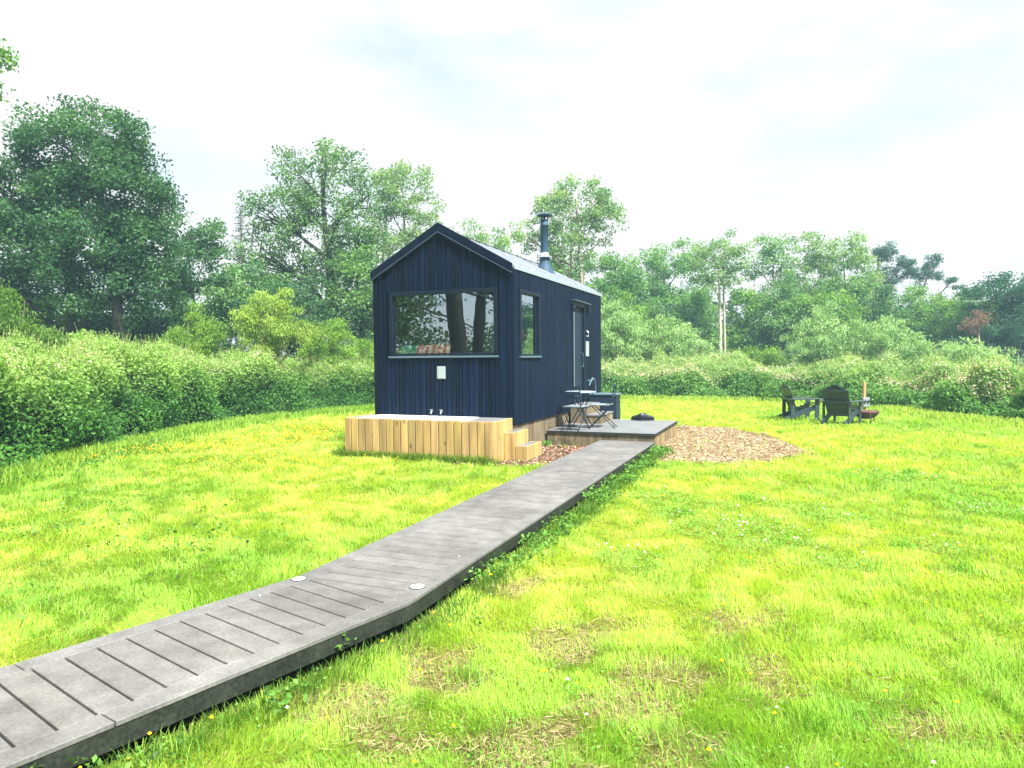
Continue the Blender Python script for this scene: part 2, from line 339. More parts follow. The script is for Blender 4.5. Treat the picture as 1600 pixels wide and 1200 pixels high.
# backing wall panels round the opening
t_ = .12
hexa(f_, [(-W, .001, ZB), (0, .001, ZB), (0, t_, ZB), (-W, t_, ZB)], [(-W, .001, FW[2]-.03), (0, .001, FW[2]-.03), (0, t_, FW[2]-.03), (-W, t_, FW[2]-.03)], (.5, .5, .5))
for xa, xb in ((-W, FW[0]-.03), (FW[1]+.03, 0)):
    hexa(f_, [(xa, .001, FW[2]-.03), (xb, .001, FW[2]-.03), (xb, t_, FW[2]-.03), (xa, t_, FW[2]-.03)], [(xa, .001, FW[3]+.03), (xb, .001, FW[3]+.03), (xb, t_, FW[3]+.03), (xa, t_, FW[3]+.03)], (.5, .5, .5))
mid = -W/2
for xa, xb in ((-W, mid), (mid, 0)):
    hexa(f_, [(xa, .001, FW[3]+.03), (xb, .001, FW[3]+.03), (xb, t_, FW[3]+.03), (xa, t_, FW[3]+.03)], [(xa, .001, topz(xa)), (xb, .001, topz(xb)), (xb, t_, topz(xb)), (xa, t_, topz(xa))], (.5, .5, .5))
bevel(f_.build('front_wall', M_CLAD, cabin), .003, 1)
# side wall (u=0 plane, boards proud of it), window and door openings
SW = (.30, 1.27, 1.69, 2.79); DO = (3.40, 4.25, .60, 2.80)
s_ = NM()
def sboard(v0, v1, z0, z1, C, x0=0, x1=.022):
    box(s_, x0, x1, v0+.003, v1-.003, z0, z1, C)
cuts = []
for (v0, v1) in [(0, .12)]+split_cols(.12, SW[0]-.03, [.09, .1])+split_cols(SW[0]-.03, SW[1]+.03, [.1])+split_cols(SW[1]+.03, DO[0], [.1, .09, .11])+split_cols(DO[0], DO[1], [.1])+split_cols(DO[1], LEN-.12, [.1, .09, .11])+[(LEN-.12, LEN)]:
    c = np.array([1, 1, 1])*random.uniform(.7, 1.3); dx = .018+random.random()*.007
    if v0 >= SW[0]-.04 and v1 <= SW[1]+.04: sboard(v0, v1, ZB, SW[2]-.03, c, 0, dx); sboard(v0, v1, SW[3]+.03, ZE-.035, c, 0, dx)
    elif v0 >= DO[0]-.01 and v1 <= DO[1]+.01: sboard(v0, v1, DO[3]+.03, ZE-.035, c, 0, dx)
    else: sboard(v0, v1, ZB, ZE-.035, c, 0, dx)
for (v0, v1, z0, z1) in [(.121, SW[0]-.03, ZB, ZE-.04), (SW[0]-.03, SW[1]+.03, ZB, SW[2]-.03), (SW[0]-.03, SW[1]+.03, SW[3]+.03, ZE-.04), (SW[1]+.03, DO[0]-.03, ZB, ZE-.04), (DO[0]-.03, DO[1]+.03, DO[3]+.03, ZE-.04), (DO[0]-.03, DO[1]+.03, ZB, DO[2]-.03), (DO[1]+.03, LEN-.1, ZB, ZE-.04)]:
    box(s_, -.12, -.001, v0, v1, z0, z1, (.5, .5, .5))
bevel(s_.build('side_wall', M_CLAD, cabin), .003, 1)
b_ = NM()
for (x0, x1) in split_cols(-W, 0, [.1, .12]): vboard(b_, x0, x1, ZB, lambda x: topz(x)-.005, LEN, LEN+.022, (1, 1, 1))
for xa, xb in ((-W+.121, mid), (mid, -.121)):
    hexa(b_, [(xa, LEN-.1, ZB), (xb, LEN-.1, ZB), (xb, LEN-.001, ZB), (xa, LEN-.001, ZB)], [(xa, LEN-.1, topz(xa)), (xb, LEN-.1, topz(xb)), (xb, LEN-.001, topz(xb)), (xa, LEN-.001, topz(xa))], (.5, .5, .5))
b_.build('rear_wall', M_CLAD, cabin)
l_ = NM(); box(l_, -W, -W+.12, .121, LEN-.1, ZB, ZE-.04, (.5, .5, .5))
for (v0, v1) in split_cols(0, LEN, [.1, .12]): box(l_, -W-.022, -W-.001, v0+.003, v1-.003, ZB, ZE-.035, (1, 1, 1))
l_.build('far_side_wall', M_CLAD, cabin)
fl = NM(); box(fl, -W+.121, -.121, .121, LEN-.101, ZB, ZB+.12); fl.build('floor_slab', M_ROOM, cabin)
# interior lining
rm = NM()
box(rm, -W+.122, -W+.14, .15, LEN-.15, ZB+.13, ZE-.1); box(rm, -W+.15, -.14, LEN-.13, LEN-.115, ZB+.13, ZE-.1)
for s0, s1 in ((.125, .135),):
    box(rm, -W+.141, FW[0]-.05, s0, s1, ZB+.13, ZE-.1); box(rm, FW[1]+.05, -.16, s0, s1, ZB+.13, ZE-.1)
box(rm, -W+.141, -.16, .6, LEN-.2, ZE-.16, ZE-.14)
rm.build('interior_lining', M_ROOM, cabin)
# roof
RT = .055
rf = NM(); OV = .022
for s in (-1, 1):
    ex = mid+s*(W/2+OV); ez = ZE-OV*(ZF-ZE)/(W/2)
    P = [(mid, -.03, ZF), (ex, -.03, ez), (ex, LEN+.05, ez), (mid, LEN+.05, ZF)]
    lo = [(x, y, z-RT) for x, y, z in P]
    if s < 0: lo, P = lo[::-1], P[::-1]
    hexa(rf, lo, P)
    for v in np.arange(.35, LEN, .42):          # standing seams
        bar(rf, (mid+s*.02, v, ZF+.004), (ex, v, ez+.014), .022, .028, (0, 0, 1))
ro = rf.build('roof', M_ROOF, cabin)
rc = NM(); bar(rc, (mid, -.03, ZF+.008), (mid, LEN+.05, ZF+.008), .09, .02); rc.build('ridge_cap', M_TRIM, ro)
fl_ = NM(); box(fl_, OV-.002, OV+.016, .02, LEN+.05, ZE-.085, ZE-.012); fl_.build('eaves_flashing', M_FLASH, ro)
# barge boards on the gable
bg = NM(); BH = .135
for s in (-1, 1):
    ex = mid+s*(W/2+OV+.004); ez = ZE-OV*(ZR-ZE)/(W/2)+.012
    zt = ZR+.018
    q = [(mid, -.075, zt-BH*1.12), (ex, -.075, ez-BH), (ex, -.034, ez-BH), (mid, -.034, zt-BH*1.12)]
    p = [(mid, -.075, zt), (ex, -.075, ez), (ex, -.034, ez), (mid, -.034, zt)]
    if s < 0: q = [q[1], q[0], q[3], q[2]]; p = [p[1], p[0], p[3], p[2]]
    hexa(bg, q, p)
bevel(bg.build('barge_board', M_CLAD, cabin), .004, 1)
dr = NM()
for s in (-1, 1): bar(dr, (mid, -.06, ZR+.018-BH*1.12-.012), (mid+s*(W/2+OV), -.06, ZE-BH-.022), .05, .012)
dr.build('drip_trim', mat('trim_edge', (.09, .13, .2), .4, metal=.4), cabin)
# windows
def window(name, frame_boxes, pane_box, sill_box, label=None):
    fo = NM()
    for bx in frame_boxes: box(fo, *bx)
    o = bevel(fo.build(name, M_TRIM, cabin), .004, 1)
    p = NM(); box(p, *pane_box); p.build('pane', M_GLASS, o)
    s2 = NM(); box(s2, *sill_box); s2.build('sill', M_SILL, o)
    return o
u0, u1, z0, z1 = FW; fwid = .045; y0, y1 = -.04, .05
window('picture_window', [(u0-.03, u1+.03, y0, y1, z1-.02, z1+.045), (u0-.03, u1+.03, y0+.03, y1, z0-.0, z0+.045), (u0-.03, u0+fwid, y0, y1, z0+.045, z1-.02), (u1-fwid*.6, u1+.03, y0, y1, z0+.045, z1-.02),
                  (u0+fwid, u0+fwid+.03, .0, .045, z0+.046, z1-.021), (u1-fwid*.6-.03, u1-fwid*.6, .0, .045, z0+.046, z1-.021)],
       (u0+fwid+.03, u1-fwid*.6-.03, .012, .022, z0+.046, z1-.021), (u0-.04, u1+.04, -.06, -.011, z0-.035, z0-.003))
v0, v1, z0, z1 = SW; x0, x1 = -.05, .04
window('side_window', [(x0, x1, v0-.03, v1+.03, z1-.02, z1+.04), (x0, x1, v0-.03, v1+.03, z0-.0, z0+.03), (x0, x1, v0-.03, v0+.035, z0+.03, z1-.02), (x0, x1, v1-.035, v1+.03, z0+.03, z1-.02),
                       (-.05, -.02, v1-.09, v1-.035, z0+.031, z1-.021)],
       (-.036, -.026, v0+.036, v1-.09, z0+.031, z1-.021), (-.01, .055, v0-.04, v1+.04, z0-.03, z0-.002))
# door with its frame, glass strip and handle
dn = NM(); box(dn, -.06, -.02, DO[0]+.04, DO[1]-.04, DO[2]+.02, DO[3]-.04); door = bevel(dn.build('door', M_NAVY, cabin), .004, 1)
h = NM(); tube(h, [(-.02, DO[1]-.12, 1.45), (.035, DO[1]-.12, 1.45), (.035, DO[1]-.12, 1.75), (-.02, DO[1]-.12, 1.75)], .011, 6); h.build('handle', M_SILL, door)
df_ = NM()
box(df_, -.06, .045, DO[0]-.03, DO[0]+.04, DO[2], DO[3]); box(df_, -.06, .045, DO[1]-.04, DO[1]+.03, DO[2], DO[3]); box(df_, -.06, .05, DO[0]-.03, DO[1]+.03, DO[3]-.04+.001, DO[3]+.04); box(df_, -.06, .05, DO[0]-.03, DO[1]+.03, DO[2]-.04, DO[2]-.001)
df_.build('door_frame', M_TRIM, cabin)
es = NM(); box(es, .046, .052, DO[0]-.025, DO[0]+.0, 1.0, 2.62); es.build('door_edge_strip', M_FLASH, cabin)
# canopy bracket over the door, wall lamps
for vv, zz in ((3.22, 2.72), (4.45, 2.74)):
    w_ = NM(); lathe(w_, [(0, .05), (.045, .05), (.05, -.05), (.035, -.07), (0, -.07)], (.09, vv, zz), 12); tube(w_, [(.02, vv, zz+.06), (.09, vv, zz+.07)], .012, 6)
    w_.build('wall_lamp', M_TRIM, cabin)
cn = NM(); bar(cn, (.06, DO[0]-.1, DO[3]+.075), (.06, DO[1]+.35, DO[3]+.06), .08, .02); cn.build('door_drip_rail', mat('rail_metal', (.12, .16, .22), .35, metal=.5), cabin)
# notices and hardware
n_ = NM(); box(n_, .023, .05, 4.36, 4.56, 1.68, 2.02); bevel(n_.build('notice_panel', M_WHITE, cabin), .004)
n_ = NM(); tube(n_, [(.02, 4.46, 2.14), (.06, 4.46, 2.13), (.065, 4.46, 2.22), (.03, 4.46, 2.26)], .014, 6); n_.build('key_hook', M_GALV, cabin)
n_ = NM(); box(n_, -1.41, -1.25, -.05, -.03, 1.3, 1.52); box(n_, -1.395, -1.265, -.056, -.05, 1.315, 1.505)
bevel(n_.build('service_hatch', M_WHITE, cabin), .004)
for uu in (-1.52, -1.33):
    n_ = NM(); tube(n_, [(uu, -.02, .73), (uu, -.07, .735), (uu, -.085, .69)], .014, 8); box(n_, uu-.03, uu+.03, -.075, -.06, .755, .765); tube(n_, [(uu, -.067, .735), (uu, -.067, .757)], .008, 6)
    n_.build('tap', M_GREYP, cabin)
n_ = NM(); tube(n_, [(.03, 4.62, 1.0), (.06, 4.66, 1.1), (.09, 4.72, 1.17), (.1, 4.82, 1.15), (.1, 4.9, 1.0), (.08, 4.98, .8)], .022, 8); tube(n_, [(.02, 4.55, 1.12), (.09, 4.56, 1.12)], .02, 8)
n_.build('hose_pipe', M_SILL, cabin)
# skirt of weathered boards under the cabin
sk = NM(); v = 0.0
for (va, vb) in split_cols(-.0, LEN, [.13, .14, .12]): box(sk, -.035, -.012, va+.003, vb-.003, 0, ZB-.002, np.array([1.0, .95, .92])*random.uniform(.8, 1.15))
for (xa, xb) in split_cols(-W+.01, -.04, [.14]): box(sk, xa+.003, xb-.003, .02, .04, 0, ZB-.002, (.8, .8, .8)); box(sk, xa+.003, xb-.003, LEN-.03, LEN-.01, 0, ZB-.002, (.8, .8, .8))
for (va, vb) in split_cols(0.05, LEN-.04, [.14]): box(sk, -W+.0, -W+.02, va+.003, vb-.003, 0, ZB-.002, (.8, .8, .8))
sk.build('skirt', M_OLDW, cabin)
# flue on the right roof slope
FU, FV = -.6, 3.38; fz = ZE+(-FU)/(W/2)*(ZF-ZE)+.02
flue = NM(); lathe(flue, [(.24, -.12), (.16, .04), (.115, .17), (.1, .25), (.1, .255), (0.09, .26)], (FU, FV, fz), 24)
fo = flue.build('flue_cone', M_FLUE, cabin, True)
x_ = NM(); lathe(x_, [(.085, .26), (.16, .262), (.165, .285), (.09, .30), (.09, .36), (.085, .365)], (FU, FV, fz), 24); x_.build('storm_collar', M_GALV, fo, True)
x_ = NM(); lathe(x_, [(.085, .36), (.085, .93), (.092, .935), (.092, .965), (.085, .97), (.085, 1.07), (.0, 1.07)], (FU, FV, fz), 24); x_.build('flue_pipe', M_FLUE, fo, True)
x_ = NM()
for k in range(4):
    aa = k*math.pi/2+.5; c_, s0_ = math.cos(aa)*.072, math.sin(aa)*.072; tube(x_, [(FU+c_, FV+s0_, fz+1.06), (FU+c_, FV+s0_, fz+1.17)], .012, 6)
lathe(x_, [(.0, 1.15), (.165, 1.15), (.175, 1.165), (.15, 1.185), (.0, 1.225)], (FU, FV, fz), 24); x_.build('rain_cap', M_FLUE, fo)
# things inside
def cushion(name, label, loc, rz, size, mt, tilt=0.5):
    me = NM(); n = 12; a = np.linspace(-1, 1, n); xx, yy = np.meshgrid(a, a)
    th = (1-np.abs(xx)**3.2)*(1-np.abs(yy)**3.2); r_ = 1-.08*(1-np.abs(xx*yy))
    for s in (1, -1):
        V = np.stack([xx*size[0]*r_, yy*size[1]*r_, s*th**.5*size[2]], -1).reshape(-1, 3)
        i = np.arange(n-1)[:, None]*n+np.arange(n-1)[None]; F = np.stack([i, i+1, i+n+1, i+n], -1).reshape(-1, 4)
        me.add(V, F if s > 0 else F[:, ::-1], 4)
    o = me.build(name, mt, None, True); o.matrix_world = Matrix.Translation(loc) @ Matrix.Rotation(rz, 4, 'Z') @ Matrix.Rotation(tilt, 4, 'X')
    return tag(o, label, 'cushion')
def stripes():
    m = mat('striped_fabric', (.5, .1, .05), .9); t = m.node_tree; b = t.nodes['Principled BSDF']
    c = N(t, 'ShaderNodeTexCoord'); wv = N(t, 'ShaderNodeTexWave', wave_type='BANDS', bands_direction='X'); wv.inputs['Scale'].default_value = 3.1
    r = N(t, 'ShaderNodeValToRGB'); r.color_ramp.interpolation = 'CONSTANT'; e = r.color_ramp.elements; e[0].color = (.8, .14, .07, 1); e[1].position = .72; e[1].color = (.85, .75, .6, 1)
    e2 = e.new(.5); e2.color = (.75, .3, .15, 1)
    t.links.new(c.outputs['Object'], wv.inputs['Vector']); t.links.new(wv.outputs['Fac'], r.inputs[0]); t.links.new(r.outputs[0], b.inputs['Base Color']); return m
bedm = NM(); box(bedm, -W+.15, -.2, .16, 1.7, ZB+.125, 1.45); bed = bevel(bedm.build('bed', mat('bed_linen', (.5, .42, .3), .9)), .05, 3)
bed.matrix_world = Matrix.Translation((CX, CY, 0)) @ Matrix.Rotation(-TH, 4, 'Z'); tag(bed, 'low bed with pale cover inside the cabin behind the big window', 'bed')
M_STR = stripes()
for k, (uu, rr, lab, mt) in enumerate([(-2.13, .15, 'plain green cushion behind the lower left of the big window', mat('green_fabric', (.08, .36, .18), .9)), (-1.83, -.1, 'red and cream striped cushion beside the green one in the window', M_STR), (-1.50, .2, 'red and cream striped cushion, the one nearer the middle of the window', M_STR)]):
    P = g2(uu, .24, 1.73); cushion('cushion', lab, P, -TH+rr, (.2, .2, .07), mt, 1.15)

# ------------------------------------------------------------ hot tub style timber box with steps
tub = empty('timber_planter_bench', (CX, CY, 0), -TH)
tub.name = 'sleeper_box'
tag(tub, 'low box of fresh yellow timber boards along the cabin front, with a white lid', 'wooden box')
s_ = NM(); UL = -W-.12
for (xa, xb) in split_cols(UL, -.005, [.135, .14, .145]): box(s_, xa+.008, xb-.009, -BD-random.random()*.010, -BD+.035, 0, BZ-random.random()*.006, np.array([1, random.uniform(.93, 1.02), random.uniform(.8, 1.1)])*random.uniform(.8, 1.2))
for (va, vb) in split_cols(-BD+.036, -.03, [.14]):
    box(s_, -.035, .0, va+.002, vb-.003, 0, BZ-random.random()*.005, np.array([1, .97, .92])*random.uniform(.9, 1.2)); box(s_, UL, UL+.035, va+.002, vb-.003, 0, BZ-.003, (1, 1, 1))
bevel(s_.build('side_boards', M_WOOD, tub), .004, 1)
lid = NM(); hexa(lid, [(UL+.25, -BD+.04, BZ-.04), (-.48, -BD+.04, BZ-.04), (-.62, -.025, BZ-.04), (UL+.25, -.025, BZ-.04)], [(UL+.25, -BD+.04, BZ-.002), (-.48, -BD+.04, BZ-.002), (-.62, -.025, BZ-.002), (UL+.25, -.025, BZ-.002)])
lid.build('white_lid', mat('white_laminate', (.85, .86, .9), .35), tub)
tp = NM()
for (xa, xb) in split_cols(UL+.036, UL+.24, [.3]): box(tp, xa, xb-.006, -BD+.04, -.025, BZ-.04, BZ-.006)
tp.build('top_board', M_DECKT, tub); tp = NM()
hexa(tp, [(-.475, -BD+.04, BZ-.04), (-.036, -BD+.04, BZ-.04), (-.036, -.025, BZ-.04), (-.615, -.025, BZ-.04)], [(-.475, -BD+.04, BZ-.006), (-.036, -BD+.04, BZ-.006), (-.036, -.025, BZ-.006), (-.615, -.025, BZ-.006)])
tp.build('top_board', M_DECKT, tub)
def step(root, name, ua, ub, va, vb, z, m, inner=True):
    s = NM()
    for (xa, xb) in split_cols(ua, ub, [.12, .13]):
        box(s, xa+.002, xb-.003, va, va+.03, 0, z-.004, np.array([1, .97, .95])*random.uniform(.85, 1.15)); box(s, xa+.002, xb-.003, vb-.03, vb, 0, z-.004, (1, 1, 1))
    for (xa, xb) in split_cols(va+.031, vb-.031, [.12, .13]): box(s, ub-.032, ub-.002, xa+.002, xb-.003, 0, z-.004, np.array([1, .97, .9])*random.uniform(.85, 1.15))
    o = bevel(s.build(name, m, root), .003, 1)
    t = NM(); box(t, ua+.004, ub-.034, va+.032, vb-.032, z-.03, z-.008, (.9, .9, .95)); t.build('tread', M_DECKT, o); return o
step(tub, 'upper_step', .003, .19, -.42, .22, .45, M_WOOD); step(tub, 'lower_step', .193, .40, -.40, .30, .235, M_WOOD)

# ------------------------------------------------------------ deck
deck = empty('deck', (CX, CY, 0), -TH); tag(deck, 'low grey topped deck with timber sides beside the cabin door', 'deck')
t_ = NM()
for (va, vb) in split_cols(DF, DF+DL, [.145]): box(t_, .026, DR, va+.002, vb-.003, DZ-.03, DZ, np.array([1, 1, 1])*random.uniform(.93, 1.06))
t_.build('deck_boards', M_DECKT, deck)
e_ = NM(); box(e_, .026, DR+.012, DF-.012, DF-.001, DZ-.045, DZ-.004); box(e_, DR+.001, DR+.012, DF, DF+DL, DZ-.045, DZ-.004); e_.build('edge_trim', M_FASC, deck)
s_ = NM()
for (xa, xb) in split_cols(.026, DR-.03, [.14, .15, .13]): box(s_, xa+.002, xb-.004, DF+.01, DF+.035, -.03, DZ-.046, np.array([1, .97, .9])*random.uniform(.7, 1.15)); box(s_, xa+.002, xb-.004, DF+DL-.035, DF+DL-.01, -.03, DZ-.046, (1, 1, 1))
for (xa, xb) in split_cols(DF+.01, DF+DL-.01, [.14, .15, .13]): box(s_, DR-.028, DR-.004, xa+.002, xb-.004, -.03, DZ-.046, np.array([1.25, 1.1, .9])*random.uniform(.85, 1.2))  # right side boards tinted brighter and warmer: sunlit side put into the colour
bevel(s_.build('side_boards', M_OLDW, deck), .003, 1)
stp = empty('door_steps', (CX, CY, 0), -TH); tag(stp, 'two weathered timber steps leading up to the cabin door from the deck', 'steps')
def dstep(name, ua, ub, va, vb, z):
    s = NM()
    for (xa, xb) in split_cols(ua, ub, [.13]): box(s, xa+.002, xb-.003, va, va+.03, DZ, z-.03, np.array([1, .97, .9])*random.uniform(.8, 1.1))
    for (xa, xb) in split_cols(va+.031, vb, [.13]): box(s, ub-.03, ub, xa+.002, xb-.003, DZ, z-.03, np.array([1.1, 1, .9])*random.uniform(.8, 1.1))
    o = s.build(name, M_OLDW, stp); t = NM(); box(t, ua, ub+.015, va-.015, vb, z-.028, z); t.build('tread', M_DECKT, o)
dstep('upper_step', .045, .40, 3.12, 4.15, .66); dstep('lower_step', .402, .70, 3.12, 4.15, .465)
# dark storage box behind the steps
sb = empty('storage_box', g2(.0, 0, 0), -TH); tag(sb, 'dark blue lidded storage box standing behind the door steps', 'storage box')
q = NM(); box(q, .12, .74, 4.32, 4.72, 0, .80); bevel(q.build('body', M_NAVY, sb), .012)
q = NM(); box(q, .10, .76, 4.30, 4.74, .801, .84); bevel(q.build('lid', M_SILL, sb), .01)

# ------------------------------------------------------------ boardwalk
bw = empty('boardwalk', (*BR, 0)); bw.location = (0, 0, 0)
tag(bw, 'long grey plank boardwalk with black edges running across the lawn to the deck', 'boardwalk')
BO = .125
def lerp(a, b, t): return np.array(a)+(np.array(b)-np.array(a))*t
def quad_slab(nm, P, z0, z1, C=None):     # P: 4 xy, counter-clockwise
    hexa(nm, [(p[0], p[1], z0) for p in P], [(p[0], p[1], z1) for p in P], C)
Rin = [BR, KR, g2(DR, DF-.014)[:2]]; Lin = [BL, KLf, g2(DR-WW, DF-.014)[:2]]
kn = (KR-KLf); kn /= np.linalg.norm(kn)
def off(R, Lp, d): dv = (Lp-R)/np.linalg.norm(Lp-R); return R+dv*d
Ri = [off(r, l, BO) for r, l in zip(Rin, Lin)]; Li = [off(l, r, BO) for r, l in zip(Rin, Lin)]
eb = NM()
for k in (0, 1):
    n = 3 if k == 0 else 5
    for j in range(n):
        t0, t1 = j/n+(0 if j == 0 else .0012), (j+1)/n
        c = np.array([1, 1, 1])*random.uniform(.9, 1.05)
        quad_slab(eb, [lerp(Rin[k], Rin[k+1], t0), lerp(Rin[k], Rin[k+1], t1), lerp(Ri[k], Ri[k+1], t1), lerp(Ri[k], Ri[k+1], t0)], WZ-.025, WZ, c)
        quad_slab(eb, [lerp(Li[k], Li[k+1], t0), lerp(Li[k], Li[k+1], t1), lerp(Lin[k], Lin[k+1], t1), lerp(Lin[k], Lin[k+1], t0)], WZ-.025, WZ, c)
bevel(eb.build('edge_boards', M_BOARD, bw), .003, 1)
pk = NM()
def planks(R0, R1, L0, L1, d, pitch=.15, gap=.012, seed=0):
    """planks square to direction d, cut to the strip between lines R0-R1 and L0-L1"""
    rl = float((R1-R0) @ d); r0 = float(R0 @ d); s0 = min(float(R0 @ d), float(L0 @ d)); s1 = max(float(R1 @ d), float(L1 @ d))
    def hit(A, B, s):
        t = (s-float(A @ d))/float((B-A) @ d); return min(max(t, 0), 1), A+(B-A)*min(max(t, 0), 1)
    s = s0
    while s < s1:
        a, b = s+gap/2, s+pitch-gap/2
        pts = []
        _, ra = hit(R0, R1, a); _, rb = hit(R0, R1, b); _, la = hit(L0, L1, a); _, lb = hit(L0, L1, b)
        if np.linalg.norm(ra-rb) > .01 or np.linalg.norm(la-lb) > .01:
            e = (la-ra)/max(np.linalg.norm(la-ra), 1e-6)*.003
            quad_slab(pk, [ra+e, rb+e, lb-e, la-e], WZ-.025, WZ-.001, np.array([1, random.uniform(.98, 1.0), random.uniform(.96, 1.0)])*random.uniform(.88, 1.1))
        s += pitch
planks(Ri[0], Ri[1], Li[0], Li[1], D1)
planks(Ri[1], Ri[2], Li[1], Li[2], A2)
bevel(pk.build('planks', M_BOARD, bw), .003, 1)
sub = NM()
for k in (0, 1):
    i_ = .02
    P = [off(Rin[k], Lin[k], .03), off(Rin[k+1], Lin[k+1], .03), off(Lin[k+1], Rin[k+1], .03), off(Lin[k], Rin[k], .03)]
    for t in (.06, .35, .65, .94):
        a0, a1 = lerp(P[0], P[3], t), lerp(P[1], P[2], t); bar(sub, (*a0, WZ-.075), (*a1, WZ-.075), .045, .09)
sub.build('joists', M_FASC, bw)
fa = NM()
for S in (Rin, Lin):
    O = Lin if S is Rin else Rin
    for k in (0, 1):
        p0, p1 = off(S[k], O[k], .004), off(S[k+1], O[k+1], .004); q0, q1 = off(S[k], O[k], .026), off(S[k+1], O[k+1], .026)
        P = [p0, p1, q1, q0] if S is Rin else [q0, q1, p1, p0]
        quad_slab(fa, P, WZ-.118, WZ-.027)
fa.build('fascia', M_FASC, bw)
for px, py, r in ((467, 905, .047), (652, 917, .050), (406, 931, .008), (717, 870, .008)):
    P = gnd(px, py, WZ); q = NM(); lathe(q, [(r, -.001), (r, .004), (r*.8, .007), (0, .008)], (P[0], P[1], WZ), 24)
    q.build('path_light' if r > .03 else 'fixing', M_LAMP if r > .03 else M_GALV, bw)
    if r > .03:
        q = NM(); lathe(q, [(r*1.0, .0), (r*1.1, .0), (r*1.1, .003), (r*1.0, .0045)], (P[0], P[1], WZ), 24); q.build('light_rim', M_FASC, bw)

# ------------------------------------------------------------ bistro furniture
def bistro_chair():
    r = empty('bistro_chair'); hw = .19
    for s in (-1, 1):
        q = NM(); tube(q, [(s*hw, .24, 0), (s*hw, 0, .24), (s*hw, -.19, .46), (s*hw, -.26, .86)], .011, 6); q.build('back_leg_frame', M_NAVY, r)
        q = NM(); tube(q, [(s*(hw-.025), -.27, 0), (s*(hw-.025), 0, .25), (s*(hw-.025), .19, .44)], .011, 6); q.build('front_leg_frame', M_NAVY, r)
    q = NM()
    for k in range(6): bar(q, (-hw, -.16+k*.066, .455), (hw, -.16+k*.066, .455), .052, .014)
    q.build('seat', M_FLASH, r)
    q = NM()
    for k in range(3): bar(q, (-hw-.005, -.222-k*.02, .62+k*.1), (hw+.005, -.222-k*.02, .62+k*.1), .014, .045)
    q.build('backrest', M_NAVY, r)
    q = NM(); tube(q, [(-hw, .2, .04), (hw, .2, .04)], .008, 6); q.build('stretcher', M_NAVY, r)
    q = NM(); tube(q, [(-hw+.02, -.23, .04), (hw-.02, -.23, .04)], .008, 6); q.build('stretcher', M_NAVY, r)
    return r
c1 = bistro_chair(); c1.location = g2(.90, 2.45, DZ); c1.rotation_euler = (0, 0, -TH+math.pi/2+.12)
tag(c1, 'slatted metal bistro chair standing at the open right side of the table on the deck', 'chair', 'bistro chairs round the deck table')
c2 = copy_tree(c1); c2.location = g2(.55, 1.78, DZ); c2.rotation_euler = (0, 0, -TH-.1)
tag(c2, 'slatted metal bistro chair between the table and the deck front, backing the lawn', 'chair', 'bistro chairs round the deck table')
tb = empty('bistro_table', g2(.5, 2.3, DZ), -TH); tag(tb, 'small round metal bistro table on the deck close to the cabin wall', 'table')
q = NM(); lathe(q, [(0, .69), (.29, .69), (.305, .697), (.305, .708), (.29, .715), (0, .715)], n=28); q.build('tabletop', M_FLASH, tb)
for s in (-1, 1):
    q = NM(); tube(q, [(-.22, s*.16, 0), (.22, s*.16, .69)], .011, 6); tube(q, [(.22, s*.13, 0), (-.22, s*.13, .69)], .011, 6); q.build('leg', M_NAVY, tb)
for a_, b_2 in (((0, -.16, .345), (0, .16, .345)), ((-.2, -.16, .03), (-.2, .16, .03)), ((.2, -.13, .03), (.2, .13, .03))):
    q = NM(); tube(q, [a_, b_2], .009, 6); q.build('cross_bar', M_NAVY, tb)

# ------------------------------------------------------------ pair of shoes at the deck's far corner
def shoe():
    q = NM(); n = 12; secs = []
    prof = [(-.14, .030, .085, .0), (-.12, .036, .10, 0), (-.06, .036, .095, 0), (-.01, .038, .08, 0), (.05, .045, .06, 0), (.10, .046, .05, 0), (.135, .035, .038, 0), (.15, .015, .02, 0)]
    V = []
    for (y, hw, hh, _) in prof:
        for k in range(n):
            a = k/n*2*math.pi; V.append((hw*math.cos(a), y, max(.0, .02+hh/2*(1+math.sin(a))*(.95))))
    m_ = len(prof); F = [[i*n+k, i*n+(k+1) % n, (i+1)*n+(k+1) % n, (i+1)*n+k] for i in range(m_-1) for k in range(n)]
    q.add(V, F, 4); q.add(V[:n], [list(range(n))], n); q.add(V[-n:], [list(range(n))[::-1]], n)
    r = empty('shoe'); q.build('upper', M_SHOE, r, True)
    q = NM(); t = np.linspace(0, 2*math.pi, 20, endpoint=False); o = [(.05*math.cos(a)*(1 if math.sin(a) > 0 else .8), .155*math.sin(a)) for a in t]
    q.add([(x, y, 0) for x, y in o]+[(x, y, .022) for x, y in o], [[k, (k+1) % 20, 20+(k+1) % 20, 20+k] for k in range(20)], 4)
    q.add([(x, y, .022) for x, y in o], [list(range(20))], 20); q.build('sole', M_BLACK, r); r.scale = (1.25, 1.15, 1.5); return r
a1 = shoe(); a1.location = g2(1.28, 4.15, DZ); a1.rotation_euler = (0, 0, 1.1); tag(a1, 'dark shoe on the far edge of the deck, nearer the cabin', 'shoe', 'pair of shoes on the deck')
a3 = copy_tree(a1); a3.location = g2(1.45, 4.14, DZ); a3.rotation_euler = (0, 0, -1.3); tag(a3, 'dark shoe on the far edge of the deck, nearer the wood chips', 'shoe', 'pair of shoes on the deck')

